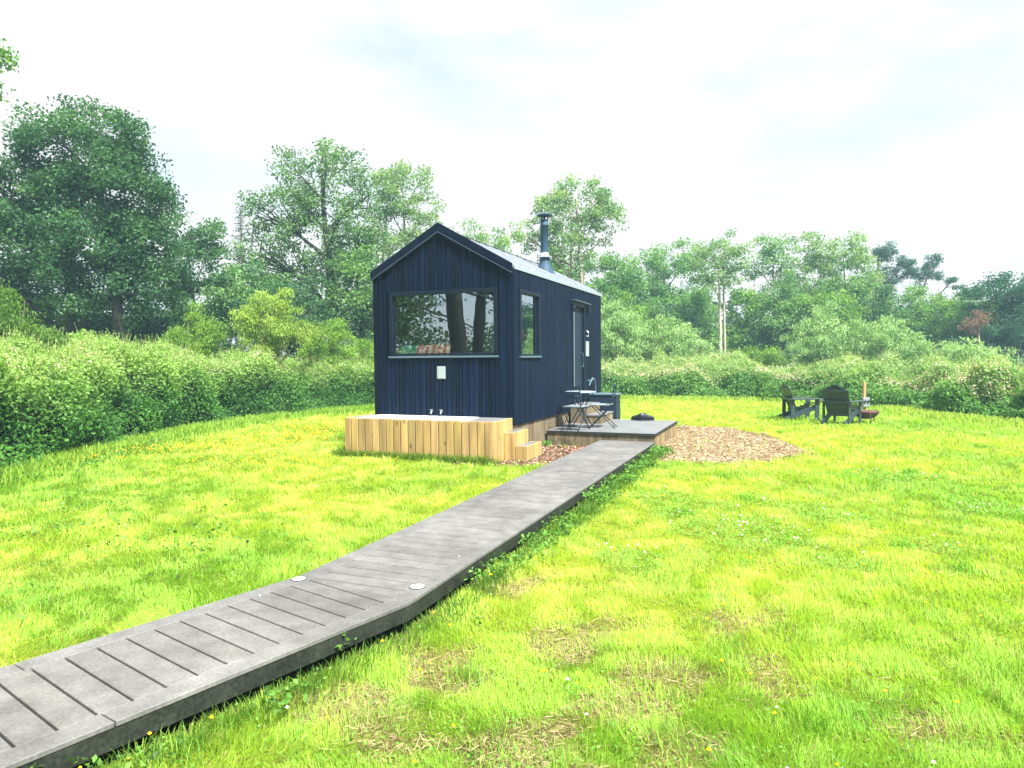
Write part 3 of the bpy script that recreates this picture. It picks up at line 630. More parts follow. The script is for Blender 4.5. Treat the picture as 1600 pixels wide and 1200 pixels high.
# ------------------------------------------------------------ adirondack chairs, fire bowl, posts
def adirondack():
    r = empty('garden_armchair')
    for s in (-1, 1):
        q = NM(); bar(q, (s*.27, .36, .36), (s*.27, -.46, .03), .03, .12); bevel(q.build('side_rail', M_ADI, r), .004)
        q = NM(); bar(q, (s*.30, .33, 0), (s*.30, .33, .54), .03, .11, (0, 1, 0)); bevel(q.build('front_leg', M_ADI, r), .004)
        q = NM(); bar(q, (s*.30, -.28, 0), (s*.30, -.28, .54), .03, .09, (0, 1, 0)); bevel(q.build('rear_leg', M_ADI, r), .004)
        q = NM(); bar(q, (s*.33, .43, .555), (s*.33, -.36, .555), .13, .026); bevel(q.build('armrest', M_ADI, r), .006)
    q = NM()
    for k in range(6):
        t = k/5; y = .36-t*.5; z = .425-t*.2; bar(q, (-.285, y, z), (.285, y, z), .08, .022, (0, .37, .93))
    bevel(q.build('seat', M_ADI, r), .004)
    q = NM()
    for k in range(-3, 4):
        x0 = k*.075; x1 = k*.092; top = .985-.05*abs(k)-(.03 if abs(k) == 3 else 0)
        def bp_(x, z, t): return (x+(x*.23)*(z-.2)/.78, -.14-.27*(z-.2)/.78+t, z)
        xa, xb = k*.075-.036, k*.075+.036; ta, tb_ = .985-.62*abs(xa), .985-.62*abs(xb)
        hexa(q, [bp_(xa, .2, -.01), bp_(xb, .2, -.01), bp_(xb, .2, .01), bp_(xa, .2, .01)], [bp_(xa, ta, -.01), bp_(xb, tb_, -.01), bp_(xb, tb_, .01), bp_(xa, ta, .01)])
    bevel(q.build('backrest', M_ADI, r), .004)
    for a_, b_2, w_1, h_1 in (((-.27, -.33, .55), (.27, -.33, .55), .03, .06), ((-.26, -.43, .82), (.26, -.43, .82), .022, .05), ((-.25, -.185, .25), (.25, -.185, .25), .025, .07)):
        q = NM(); bar(q, a_, b_2, w_1, h_1); q.build('back_rail', M_ADI, r)
    return r
ad = adirondack(); ad.location = (7.42, 17.55, 0); ad.rotation_euler = (0, 0, -1.60)
tag(ad, 'dark slatted garden armchair seen side on, its high back leaning away from the fire bowl', 'garden chair', 'wooden garden armchairs on the lawn')
ad2 = copy_tree(ad); ad2.location = (7.93, 16.35, 0); ad2.rotation_euler = (0, 0, -.85)
tag(ad2, 'dark slatted garden armchair with its back to the camera, nearest the fire bowl', 'garden chair', 'wooden garden armchairs on the lawn')
fb = empty('fire_bowl', (8.62, 16.55, 0)); tag(fb, 'rusty round fire bowl on short legs beside the garden armchairs', 'fire bowl')
q = NM(); lathe(q, [(0, .1), (.12, .11), (.22, .16), (.29, .26), (.31, .3), (.29, .3), (.21, .18), (.1, .13), (0, .12)], n=24); q.build('bowl', M_RUST, fb, True)
for k in range(3):
    a = k*2.09+.4; q = NM(); tube(q, [(.27*math.cos(a), .27*math.sin(a), .25), (.29*math.cos(a), .29*math.sin(a), -.01)], .014, 6); q.build('leg', M_RUST, fb)
pp = gnd(1350, 651); po = empty('service_post', (pp[0], pp[1], 0)); tag(po, 'slim orange wooden post with a grey outlet box, behind the fire bowl', 'post')
q = NM(); box(q, -.034, .034, -.034, .034, 0, .93); bevel(q.build('post', M_POST, po), .006)
q = NM(); box(q, -.09, .09, -.13, -.046, .27, .52); ob = bevel(q.build('outlet_box', M_GREYP, po), .012)
for s in (-1, 1):
    q = NM(); tube(q, [(s*.045, -.131, .42), (s*.045, -.16, .42)], .032, 12); q.build('socket', M_BLACK, ob)
for k, (px, py, hh, lab) in enumerate([(1417, 641, .32, 'short white marker post at the lawn edge, the one nearer the garden armchairs'), (1552, 645, .40, 'short white marker post at the foot of the brambles, far from the armchairs')]):
    P = gnd(px, py); q = NM(); box(q, -.045, .045, -.035, .035, -.01, hh); hexa(q, [(-.045, -.035, hh), (.045, -.035, hh), (.045, .035, hh), (-.045, .035, hh)], [(-.02, -.015, hh+.04), (.02, -.015, hh+.04), (.02, .015, hh+.04), (-.02, .015, hh+.04)])
    o = q.build('marker_post', mat('weathered_white', (.55, .57, .53), .8, noise=[(12, .7, 1.15)])); o.location = P; o.rotation_euler = (.04, -.03, .3+k); tag(o, lab, 'post', 'white marker posts')

# ------------------------------------------------------------ trees
def px_r(r, Yd): return r*Yd/F_PX
def tree(name, label, cat, lobes, Yd, leaf, ca, cb, cover=2.6, trunks=None, bark=(.12, .10, .08), tr=.16, clump=.5, group=None, base_y=None, upb=.4, aspect=.6, dirs=None, limbs=True, seed=0, pts=None, depth=.85, cm=1.0, shell=.45):
    rg = np.random.default_rng(abs(seed+len(name)*7+int(lobes[0][0])*13))
    Lb = [(at(px, py, Yd), px_r(rx, Yd), px_r(ry, Yd)) for px, py, rx, ry in lobes]
    tx = trunks or [lobes[0][0]]
    b0 = at(tx[0], 560, Yd); root = empty(name, (b0[0], Yd, 0)); O = np.array([b0[0], Yd, 0])
    tag(root, label, cat, group)
    # clump centres, kept apart
    cen = []; area = 0
    for c, rx, rz in Lb:
        area += math.pi*rx*rz; n = max(4, int(cm*2.3*(rx*rx*rz*1.0)/(clump**3)*.35))+int(2.2*rx*rz/clump**2)
        v = rg.normal(size=(n, 3)); v /= np.linalg.norm(v, axis=1)[:, None]
        rad = (shell+(1-shell)*rg.random(n)**.6); rad = np.where(rg.random(n) < .10, 1+.22*rg.random(n), rad)
        cen.append(c+v*rad[:, None]*np.array([rx, rx*depth, rz]))
    cen = np.concatenate(cen); cen = cen[cen[:, 2] > .3]
    keep = []
    for p in cen:
        if len(keep) == 0 or np.min(np.sum((np.array(keep)-p)**2, 1)) > (clump*.62)**2: keep.append(p)
    cen = np.array(keep)
    la = leaf*leaf*aspect*.5; nl = int(cover*2.1*area/la); per = max(8, nl//len(cen))
    cnt = rg.integers(int(per*.5), int(per*1.5)+1, len(cen)); idx = np.repeat(np.arange(len(cen)), cnt); n = len(idx)
    rr = np.clip(rg.normal(size=(n, 3)), -1.5, 1.5)*np.array([.5, .5, .34])*clump*(.8+.5*rg.random(len(cen))[idx][:, None])
    P = cen[idx]+rr
    kc = np.clip(rg.random(len(cen))[idx]*.75+.45*rg.random(n)-.1, 0, 1); br = (.75+.5*rg.random(n))[:, None]
    col = (np.array(ca)*(1-kc[:, None])+np.array(cb)*kc[:, None])*br
    k = P[:, 2] > .1; P, col = P[k], col[k]
    nm = NM(); d = None
    if dirs is not None: d = np.tile(np.array(dirs, float), (len(P), 1))+(P-cen[idx][k])*.8
    leaves(nm, P-O, leaf*(.7+.6*rg.random(len(P))), col, aspect, upb, dirs=d)
    nm.build('crown', M_LEAF, root)
    if limbs:
        tm = NM(); K = max(3, min(12, len(cen)//10)); cc = cen[rg.choice(len(cen), K, replace=False)]
        for _ in range(5):
            asg = np.argmin(((cen[:, None]-cc[None])**2).sum(-1), 1)
            cc = np.array([cen[asg == j].mean(0) if (asg == j).any() else cc[j] for j in range(K)])
        bc = np.array(bark); ztop = cen[:, 2].max(); zlo = cen[:, 2].min(); ctr = cen.mean(0)
        stems = []
        for t, tpx in enumerate(tx):
            bx = at(tpx, 560, Yd)[0]; r0 = tr*(1 if t == 0 else .75)
            if pts is not None and t == 0:
                S = np.array([at(a, b, Yd) for a, b in pts])
            else:
                tgt = np.array([bx*.55+ctr[0]*.45, Yd, zlo+(ztop-zlo)*.8]); z = np.linspace(0, 1, 9)[:, None]
                S = np.array([bx, Yd+t*.3, -.1])*(1-z)+tgt*z+np.sin(z*6+t*2)*np.array([.12, .1, 0])*z+np.array([0, 0, 0])
                S[:, 0] = bx+(S[-1, 0]-bx)*np.linspace(0, 1, 9)**1.7+np.sin(np.linspace(0, 5, 9)+t)*.07
            R = np.linspace(r0, r0*.22, len(S)); R[0] *= 1.35
            tube(tm, S-O, R, 8, bc, False); stems.append((S, R))
        for j in range(K):
            S, R = stems[j % len(stems)]; c = cc[j]
            h = np.hypot(*(c[:2]-S[0, :2])); zt = np.clip(c[2]-h*.75-.3, max(S[0, 2], zlo*.55), S[-1, 2]*.97)
            i = int(np.argmin(np.abs(S[:, 2]-zt))); p0 = S[i]; r0 = min(R[i]*.72, tr*.5)
            m_ = (p0+c)/2+np.array([0, 0, .12*np.linalg.norm(c-p0)])+rg.normal(size=3)*.12
            t = np.linspace(0, 1, 7)[:, None]; B = p0*(1-t)**2+2*m_*t*(1-t)+c*t*t+rg.normal(size=(7, 3))*.035*np.sin(t*3.14)
            tube(tm, B-O, np.linspace(r0, r0*.35, 7), 5, bc, False)
            for q_ in cen[asg == j]:
                i2 = rg.integers(3, 7); s0 = B[i2]; t2 = np.linspace(0, 1, 4)[:, None]
                m2 = (s0+q_)/2+rg.normal(size=3)*.1+np.array([0, 0, .08])
                tube(tm, s0*(1-t2)**2+2*m2*t2*(1-t2)+q_*t2*t2-O, np.linspace(r0*.35, r0*.1, 4), 4, bc, False)
        tm.build('trunk', M_BARK, root, True)
    return root
DKa, DKb = (.020, .085, .042), (.11, .25, .075)
MDa, MDb = (.07, .20, .075), (.24, .43, .12)
LTa, LTb = (.11, .24, .035), (.27, .45, .06)
PLa, PLb = (.18, .34, .13), (.46, .64, .30)
GT = 'trees behind the hedge'; GU = 'low dark trees under the tall ones'; GR = 'tall trees beyond the right meadow'; GS = 'pale shrubs before the trees'
tree('oak_tree', 'huge dense dark oak filling the left edge above the hedge', 'tree', [(130, 235, 88, 72), (55, 290, 75, 75), (200, 300, 70, 70), (120, 375, 115, 85), (235, 385, 60, 60), (15, 400, 60, 90), (165, 200, 45, 35), (60, 200, 35, 25), (190, 450, 80, 50)], 24, .125, DKa, DKb, 2.1, [187, 105], (.05, .045, .04), .26, .55, seed=1)
tree('ash_tree', 'tree top poking in at the upper left corner of the picture', 'tree', [(-45, 105, 58, 42), (-150, 200, 90, 110)], 14, .1, MDa, LTb, 2.0, [-120], tr=.2, clump=.4, seed=2)
tree('small_oak_tree', 'smaller dark tree with an airy top just right of the huge oak', 'tree', [(300, 370, 42, 40), (285, 430, 45, 45), (335, 400, 28, 25)], 29, .13, DKa, DKb, 1.9, [305, 290], (.05, .045, .04), .13, .5, seed=3)
tree('spreading_oak_tree', 'broad spreading oak with dark limbs showing, left of the cabin roof', 'tree', [(505, 272, 72, 46), (440, 325, 55, 42), (565, 325, 45, 50), (500, 365, 90, 50), (405, 395, 38, 30), (560, 405, 45, 38), (480, 430, 70, 25)], 32, .14, (.045, .13, .06), (.20, .36, .11), 1.0, [520], (.05, .048, .045), .3, .55, seed=4)
tree('birch_tree', 'light airy tree with thin stems just left of the cabin ridge', 'tree', [(635, 298, 42, 38), (658, 335, 30, 40), (610, 350, 34, 45), (595, 290, 22, 25), (625, 400, 40, 35)], 38, .15, (.12, .24, .10), (.34, .48, .18), 1.15, [640, 592], (.16, .15, .13), .14, .5, seed=5)
tree('hawthorn_tree', 'small pale tree crown just showing over the right slope of the roof', 'tree', [(735, 368, 30, 18), (772, 378, 24, 18), (700, 385, 28, 22), (750, 420, 50, 30)], 48, .18, MDa, LTb, 1.3, [740], tr=.12, clump=.6, seed=6)
tree('poplar_tree', 'tall sparse pale tree with two slender trunks behind the flue', 'tree', [(905, 318, 52, 32), (862, 340, 42, 38), (935, 355, 38, 42), (885, 390, 45, 40), (822, 375, 22, 30), (960, 330, 16, 14)], 38, .15, (.12, .25, .12), (.35, .50, .2), 1.15, [912, 893], (.30, .25, .19), .17, .5, seed=7)
tree('oak_tree', 'dense green tree between the poplar and the cabin end', 'tree', [(970, 430, 35, 35), (940, 440, 40, 40), (985, 480, 40, 40)], 44, .17, MDa, MDb, 1.5, [965], tr=.16, clump=.6, group=GR, seed=8)
tree('oak_tree', 'rounded broad tree with a domed crown right of the cabin end', 'tree', [(1045, 405, 45, 30), (1015, 440, 45, 45), (1070, 450, 45, 50), (1030, 490, 60, 45)], 48, .17, MDa, MDb, 1.4, [1040], tr=.18, clump=.6, group=GR, seed=9)
tree('birch_tree', 'slim twin stemmed tree whose pale bare trunks reach down to the shrubs', 'tree', [(1125, 388, 36, 20), (1110, 420, 30, 24), (1150, 410, 24, 26), (1130, 440, 30, 16)], 42, .15, (.12, .25, .12), (.35, .50, .2), 1.3, [1124, 1133], (.42, .38, .32), .14, .5, group=GR, seed=10)
tree('ash_tree', 'narrow upright dark crown rising above its neighbours on the right', 'tree', [(1210, 388, 24, 24), (1205, 425, 34, 34), (1215, 470, 38, 40)], 47, .17, MDa, MDb, 1.3, [1208], tr=.15, clump=.55, group=GR, seed=11)
tree('ash_tree', 'wide light green tree with a ragged double top left of the pines', 'tree', [(1275, 388, 34, 24), (1330, 388, 30, 22), (1270, 435, 45, 40), (1330, 430, 40, 35), (1300, 475, 55, 40)], 49, .18, (.11, .24, .09), (.33, .48, .16), 1.6, [1290, 1330], tr=.17, clump=.6, group=GR, seed=12)
tree('scots_pine_tree', 'left of the two pines, with a bent bare trunk and bluish top', 'tree', [(1386, 388, 12, 12), (1398, 402, 14, 11), (1408, 424, 15, 12), (1374, 396, 8, 13), (1424, 426, 12, 6), (1390, 440, 12, 9), (1416, 410, 8, 8), (1378, 425, 8, 7)], 52, .16, (.03, .11, .09), (.09, .19, .13), 1.8, [1362], (.22, .15, .12), .17, .42, group='pair of pines', pts=[(1357, 562), (1360, 520), (1362, 470), (1370, 430), (1374, 400), (1378, 385)], seed=13, upb=.1, aspect=.35)
tree('scots_pine_tree', 'right of the two pines, its trunk leaning and top branch sweeping outwards', 'tree', [(1462, 406, 10, 9), (1452, 418, 12, 8), (1440, 430, 10, 9), (1480, 438, 12, 5), (1466, 430, 12, 7), (1496, 447, 9, 3), (1434, 444, 8, 5)], 52, .16, (.03, .11, .09), (.09, .19, .13), 1.7, [1428], (.3, .22, .17), .16, .4, group='pair of pines', pts=[(1426, 562), (1432, 510), (1437, 470), (1448, 435), (1458, 408)], seed=14, upb=.1, aspect=.35)
tree('oak_tree', 'dark bluish tree mass at the far right edge', 'tree', [(1575, 455, 36, 30), (1545, 465, 30, 25), (1600, 500, 50, 50), (1560, 520, 45, 35), (1630, 450, 50, 40)], 42, .16, DKa, (.06, .17, .09), 1.8, [1575], tr=.2, clump=.55, group=GR, seed=15)
tree('dead_shrub', 'bare reddish brown shrub with a pale stem before the dark right hand trees', 'shrub', [(1522, 495, 16, 16), (1512, 510, 12, 10)], 40, .12, (.16, .09, .07), (.26, .16, .12), .9, [1531], (.35, .24, .18), .12, .4, seed=16)
# understory
und = [(30, 470, 55, 40, 27), (330, 480, 55, 50, 27), (400, 455, 60, 42, 31), (455, 490, 65, 50, 29), (565, 450, 45, 70, 30), (110, 500, 70, 45, 27), (230, 505, 65, 45, 27), (620, 470, 60, 60, 36),
       (700, 450, 60, 60, 44), (780, 450, 60, 50, 44), (860, 460, 60, 55, 44), (960, 500, 50, 45, 42), (1035, 520, 50, 35, 43), (1085, 500, 34, 50, 46), (1168, 500, 36, 50, 46), (1225, 500, 45, 45, 43), (1165, 530, 38, 30, 46), (1290, 500, 50, 45, 42), (1350, 480, 40, 50, 44), (1400, 490, 45, 40, 46), (1460, 500, 45, 42, 45), (1500, 480, 35, 28, 46), (1540, 500, 40, 30, 43), (1120, 540, 50, 20, 46)]
ulab = ['dark understorey tree at the left edge below the huge oak', 'dark bushy tree behind the young shrub left of the bright one', 'rounded dark tree below the tip of the thin spruce', 'dark tree mass directly behind the bright young shrub', 'tall dark thicket tree touching the left cabin wall', 'shaded tree beneath the huge oak left of its trunk', 'shaded tree beneath the huge oak right of its trunk', 'green tree hidden mostly behind the left roof slope',
        'tree hidden mostly behind the middle of the roof', 'tree showing behind the roof left of the flue', 'tree showing behind the roof right of the flue', 'low tree behind the shrubs next to the cabin end', 'low dark tree beneath the domed tree', 'dark gap filling tree left of the twin pale trunks', 'dark tree just right of the twin pale trunks', 'dark tree under the narrow upright crown', 'low dark tree in the gap right of the pale trunks', 'dark tree behind the tallest right hand shrub', 'green tree between the ragged ash and the left pine', 'dark tree between the two pine trunks', 'dark tree right of the leaning pine trunk', 'rounded lighter tree left of the dead shrub', 'dark tree right of the dead shrub', 'low dark tree behind the shrubs below the pale trunks']
for k, (px, py, rx, ry, Yd) in enumerate(und):
    f = 1.0 if Yd < 35 else 1.25
    ca, cb = [(DKa, DKb), (DKa, MDb), (MDa, MDb)][k % 3] if Yd < 35 else [(DKa, MDb), (MDa, MDb), (MDa, LTb)][k % 3]
    tree('understorey_tree', ulab[k], 'tree', [(px, py, rx, ry), (px-rx*.4, py+ry*.5, rx*.8, ry*.7), (px+rx*.5, py+ry*.55, rx*.7, ry*.7), (px, 555, rx*.9, 22)], Yd, .14*f, ca, cb, 1.7, [px], (.05, .045, .04), .1, .55, group=GU, seed=30+k)
# thin spruce
sp = at(375, 320, 40); rt_ = empty('spruce_tree', (sp[0], 40, 0)); tag(rt_, 'thin bare topped spruce standing against the sky left of the spreading oak', 'tree')
q = NM(); Hs = sp[2]; tube(q, [(0, 0, -.1), (.05, 0, Hs*.5), (0, 0, Hs)], [.11, .07, .02], 7, (.2, .18, .15), False)
P = []; 
for k in range(70):
    z = Hs*(.42+.57*k/70); a = k*2.4; rr = (Hs-z)*.26+.12; e = np.array([math.cos(a)*rr, math.sin(a)*rr, z-.12*rr])
    tube(q, [(0, 0, z), e*np.array([.5, .5, 1])+np.array([0, 0, .03]), e], [.02, .012, .006], 4, (.16, .14, .12), False)
    m_ = random.randint(8, 26); t = RNG.random(m_)[:, None]; P.append(np.array([0, 0, z])*(1-t)+e*t+RNG.normal(size=(m_, 3))*.09)
q.build('trunk', M_BARK, rt_, True); P = np.concatenate(P); q = NM(); leaves(q, P, .15, np.array([(.06, .09, .06)])*(.7+.6*RNG.random((len(P), 1))), .3, 0); q.build('crown', M_LEAF, rt_)
# trees out of the frame to the left, mirrored in the picture window
tree_m = []
def side_tree(name, label, x, y, lobes, stems, leaf=.17, n=14000, seed=0):
    rg = np.random.default_rng(seed); r = empty(name, (x, y, 0)); tag(r, label, 'tree')
    tm = NM()
    for s in stems: tube(tm, s[0], s[1], 10, (.045, .04, .035), False)
    C = []
    for (lx, ly, lz, rr, rz) in lobes:
        v = rg.normal(size=(60, 3)); v /= np.linalg.norm(v, axis=1)[:, None]; C.append(np.array([lx, ly, lz])+v*(.5+.5*rg.random((60, 1)))*np.array([rr, rr, rz]))
    C = np.concatenate(C)
    for c in C[::11]:
        s = stems[rg.integers(len(stems))][0]; p = np.array(s[min(len(s)-1, 2)]); t = np.linspace(0, 1, 5)[:, None]; m_ = (p+c)/2+(0, 0, .4)
        tube(tm, p*(1-t)**2+2*m_*t*(1-t)+c*t*t, np.linspace(.05, .01, 5), 5, (.045, .04, .035), False)
    tm.build('trunk', M_BARK, r, True)
    P = C[rg.integers(len(C), size=n)]+rg.normal(size=(n, 3))*np.array([.4, .4, .28]); q = NM()
    leaves(q, P, leaf*(.7+.6*rg.random(n)), (np.array([.03, .075, .025])+rg.random((n, 1))*np.array([.05, .07, .02]))*(.7+.6*rg.random((n, 1))), .6, .4); q.build('crown', M_LEAF, r)
side_tree('twin_stemmed_oak_tree', 'dark twin trunked oak out of frame on the left, mirrored in the big window', -9.15, 4.4, [(-1, 4.4, 4.6, 1.3, 1.4), (2.6, -3.6, 3.8, 1.4, 1.5), (2.2, -3.2, 2.4, 1.0, .6), (-1, -3.6, 5.2, 2.0, 2.0), (0, 0, 9, 4, 2.5), (0, 3.2, 3.2, 1.1, 1.0)],
          [([(0, 0, -.1), (.02, .1, 2), (-.1, .25, 4), (-.2, .8, 8)], [.42, .30, .27, .15]), ([(.35, -.5, -.1), (.28, -.52, 2), (.3, -.75, 4), (.6, -1.6, 8)], [.26, .2, .17, .1])], seed=5)
side_tree('lone_oak_tree', 'rounded oak out of frame on the far left, mirrored in the big window', -14.5, 7.5, [(0, 2.6, 4.2, 1.9, 1.9), (0, -4, 4, 2.4, 2.2), (-2, 7, 4.0, 2.2, 2.4), (1, 1, 2.2, 2.4, 1.3), (0, -4.5, 2.0, 2.2, 1.2), (1, -8, 1.8, 2, 1.0)], [([(0, 0, -.1), (0, .1, 2), (0, .2, 5)], [.3, .22, .12])], seed=8)

# shrubs
SH = [([(415, 505, 42, 42), (435, 470, 16, 22), (400, 480, 15, 18), (470, 515, 25, 28)], 20.5, (.2, .32, .05), (.42, .56, .12), 'brightest young yellow green shrub with a spiky top above the left hedge'),
      ([(300, 525, 38, 28), (312, 495, 16, 20), (275, 535, 22, 16), (335, 515, 18, 18)], 20, LTa, LTb, 'fresh green shrub with one tall shoot above the hedge under the small oak'),
      ([(525, 535, 28, 28), (528, 508, 12, 14)], 23, LTa, LTb, 'low round shrub just left of the cabin above the hedge'),
      ([(573, 550, 20, 20)], 24.5, LTa, LTb, 'small shrub tucked against the left cabin corner'),
      ([(488, 540, 18, 18), (500, 515, 12, 14)], 22, LTa, LTb, 'little pointed shrub between the bright shrub and the round one'),
      ([(20, 505, 42, 40), (60, 530, 40, 22), (5, 460, 20, 12)], 15.5, LTa, (.14, .25, .05), 'mid green shrub at the left edge right above the hedge'),
      ([(140, 530, 30, 10), (95, 535, 30, 14)], 17, LTa, LTb, 'low leafy shoots above the hedge under the huge oak'),
      ([(965, 520, 42, 38), (950, 490, 25, 22)], 33, PLa, PLb, 'pale willow shrub right beside the rear cabin corner'),
      ([(1020, 535, 42, 32), (1035, 510, 20, 16)], 34, LTa, PLb, 'yellow green willow shrub with upright shoots, second from the cabin'),
      ([(1085, 550, 38, 24), (1065, 530, 20, 20)], 33, PLa, PLb, 'low pale shrub left of the twin pale trunks'),
      ([(1185, 562, 40, 20), (1150, 565, 30, 14)], 34, LTa, LTb, 'low green shrub right of the twin pale trunks'),
      ([(1285, 530, 40, 36), (1290, 495, 22, 26), (1255, 550, 30, 24)], 34, PLa, PLb, 'tallest grey green shrub behind the garden armchairs'),
      ([(1375, 540, 48, 38), (1355, 515, 25, 22), (1400, 520, 25, 20)], 32, PLa, PLb, 'broad rounded willow shrub behind the service post'),
      ([(1455, 560, 48, 30), (1440, 540, 24, 18), (1475, 545, 22, 14)], 30, PLa, PLb, 'wide low willow shrub between the pine and the dead shrub'),
      ([(1530, 565, 42, 26), (1515, 545, 24, 16)], 28, PLa, PLb, 'low willow shrub below the dead shrub'),
      ([(1590, 590, 34, 20), (1620, 580, 40, 30)], 25, PLa, PLb, 'willow shrub cut by the right edge of the picture'),
      ([(1225, 565, 26, 18)], 36, PLa, PLb, 'small grey shrub left of the tallest grey green one')]
for k, (lb, Yd, ca, cb, lab) in enumerate(SH):
    y0_ = lb[0]; lb2 = lb+[(y0_[0], min(y0_[1]+y0_[3]*.6, 590), y0_[2]*.95, y0_[3]*.6)]
    lf = .085 if Yd < 25 else .15
    tree('shrub', lab, 'shrub', lb2, Yd, lf, ca, cb, 1.25, [y0_[0], y0_[0]+10], (.2, .17, .12), .05, .24 if Yd < 25 else .33, group=GS, upb=.0, aspect=.34, dirs=(0, 0, 1.3), seed=60+k, shell=.35)

# far belt of woodland closing the view
q = NM(); n = 26000; xx = RNG.uniform(-75, 110, n); h_ = 5+3.2*vn2(xx, xx*0, 7, 90)
yy = 66+6*vn2(xx, xx*0+9, 15, 91)+RNG.normal(size=n)*1.3; zz = h_*RNG.random(n)**.75
leaves(q, np.stack([xx, yy, zz], 1), .55, (np.array([.03, .07, .035])+RNG.random((n, 1))*np.array([.05, .06, .03])), .7, .3)
tag(q.build('far_woodland', M_LEAF), 'continuous belt of woodland closing the view behind all the trees', 'woodland', kind='stuff')

# ------------------------------------------------------------ bramble hedges
def hedge(name, label, path, height, deep, leaf, n, seed, side, ca, cb, topc, front=.9, flower=.12, wild=.3, rag=.35):
    path = np.array(path, float); seg = np.linalg.norm(np.diff(path, axis=0), axis=1); S = np.concatenate([[0], np.cumsum(seg)]); Lt = S[-1]
    rg = np.random.default_rng(seed)
    def pos(s):
        x = np.interp(s, S, path[:, 0]); y = np.interp(s, S, path[:, 1])
        x2 = np.interp(s+.4, S, path[:, 0]); y2 = np.interp(s+.4, S, path[:, 1]); x1 = np.interp(s-.4, S, path[:, 0]); y1 = np.interp(s-.4, S, path[:, 1])
        tx, ty = x2-x1, y2-y1; l = np.hypot(tx, ty)+1e-9
        return x, y, -ty/l*side, tx/l*side      # normal points into the hedge
    def surf(s, t, inset=0):
        """t 0..1 runs up the front, 1..2 runs back over the top"""
        x, y, nx_, ny_ = pos(s); H = np.interp(s/Lt, [a for a, _ in height], [b for _, b in height])*(.80+.44*vn2(s, s*0, 1.9, seed+3))
        ph = np.clip(t, 0, 1)*math.pi/2; w_ = front*(1-np.cos(ph)); z = H*np.sin(ph)**.85
        back = np.clip(t-1, 0, 1); w_ = w_+back*(deep-front); z = z*(1+.22*back*(.5+vn2(s, back*6, 1.5, seed+5)))
        fo_ = -np.clip((vn2(s, s*0+3, 1.7, seed+21)-.3)*1.3, -.1, .9)*rag; bx = x+nx_*(w_+fo_); by = y+ny_*(w_+fo_)
        nn = vnoise(np.stack([bx, by, z], 1), .8, seed+7)-.5; n2 = vnoise(np.stack([bx, by, z], 1), .33, seed+8)-.5
        d = nn*1.15+n2*.4-inset
        ox = -nx_*np.cos(ph)*d; oy = -ny_*np.cos(ph)*d; oz = np.sin(ph)*d
        return np.stack([bx+ox, by+oy, np.maximum(z+oz, .02)], 1), t
    # leaves
    fr = min(1., np.mean([b for _, b in height])*1.4/(np.mean([b for _, b in height])*1.4+min(deep-front, 3.5)))
    tt = np.where(rg.random(n) < fr, rg.random(n), 1+rg.random(n)**1.3)
    # brambles near the camera get as many leaves per metre as far ones
    P, _ = surf(rg.random(n)*Lt, tt); P += rg.normal(size=(n, 3))*np.array([.05, .05, .05]); P[:, :2] += rg.normal(size=(n, 2))*.03
    P[:, 2] -= rg.random(n)**2*.30
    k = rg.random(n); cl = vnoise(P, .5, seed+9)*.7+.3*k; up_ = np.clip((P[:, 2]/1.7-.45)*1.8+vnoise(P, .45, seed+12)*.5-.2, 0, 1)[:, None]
    col = (np.array(ca)*(1-cl[:, None])+np.array(cb)*cl[:, None]); col = col*(1-up_*.85)+np.array(topc)*up_*.85  # paler top growth of other plants; darker lower leaves also paint in self-shadow
    col *= (.7+.6*rg.random((n, 1)))
    m_ = P[:, 2] > 0.02; P, col = P[m_], col[m_]
    root = empty(name, (*path[len(path)//2], 0)); O = np.array(root.location)
    tag(root, label, 'hedge')
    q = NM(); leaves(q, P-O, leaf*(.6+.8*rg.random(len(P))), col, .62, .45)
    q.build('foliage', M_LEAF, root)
    # arching shoots, grass stalks and blossom on top
    q = NM(); ns = int(n*.07); s = rg.random(ns)*Lt; P2, _ = surf(s, .75+rg.random(ns)*1.2); P2[:, 2] += .02
    hgt = (.08+.22*rg.random(ns)**2*wild/.3)[:, None]; lean = rg.normal(size=(ns, 3))*np.array([.25, .25, 0])+np.array([0, 0, 1]); wv = np.cross(lean, rg.normal(size=(ns, 3))); wv /= np.linalg.norm(wv, axis=1)[:, None]; wv *= leaf*.07
    tip = P2+lean*hgt; cs = np.where(rg.random((ns, 1)) < .45, np.array([[.42, .44, .22]]), np.array([[.26, .44, .10]]))*(.7+.6*rg.random((ns, 1)))
    V = np.stack([P2-wv, P2+wv, tip+wv*.5, tip-wv*.5], 1)-O; q.add(V.reshape(-1, 3), np.arange(4*ns).reshape(ns, 4), 4, np.repeat(cs, 4, 0))
    sel = rg.random(ns) < .5; leaves(q, tip[sel]-O, leaf*.7, cs[sel]*np.array([1.25, 1.15, 1.1]), .3, 0, dirs=lean[sel])
    q.build('shoots', M_LEAF, root)
    nf = int(n*flower); P3, _ = surf(rg.random(nf)*Lt, .62+rg.random(nf)*1.3); keepf = vnoise(P3, 1.1, seed+15) > .46; P3 = P3[keepf]; P3 += rg.normal(size=P3.shape)*.05; P3[:, 2] += .03
    q = NM(); cf = np.array([.72, .6, .55])*(.7+.6*rg.random((len(P3), 1))); leaves(q, P3-O, leaf*.6, cf, .8, .9); q.build('blossom', M_LEAF, root)
    # woody core
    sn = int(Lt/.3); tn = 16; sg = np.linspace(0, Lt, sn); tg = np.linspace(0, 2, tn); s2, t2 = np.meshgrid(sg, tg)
    V, _ = surf(s2.ravel(), t2.ravel(), .55); i = np.arange(tn-1)[:, None]*sn+np.arange(sn-1)[None]
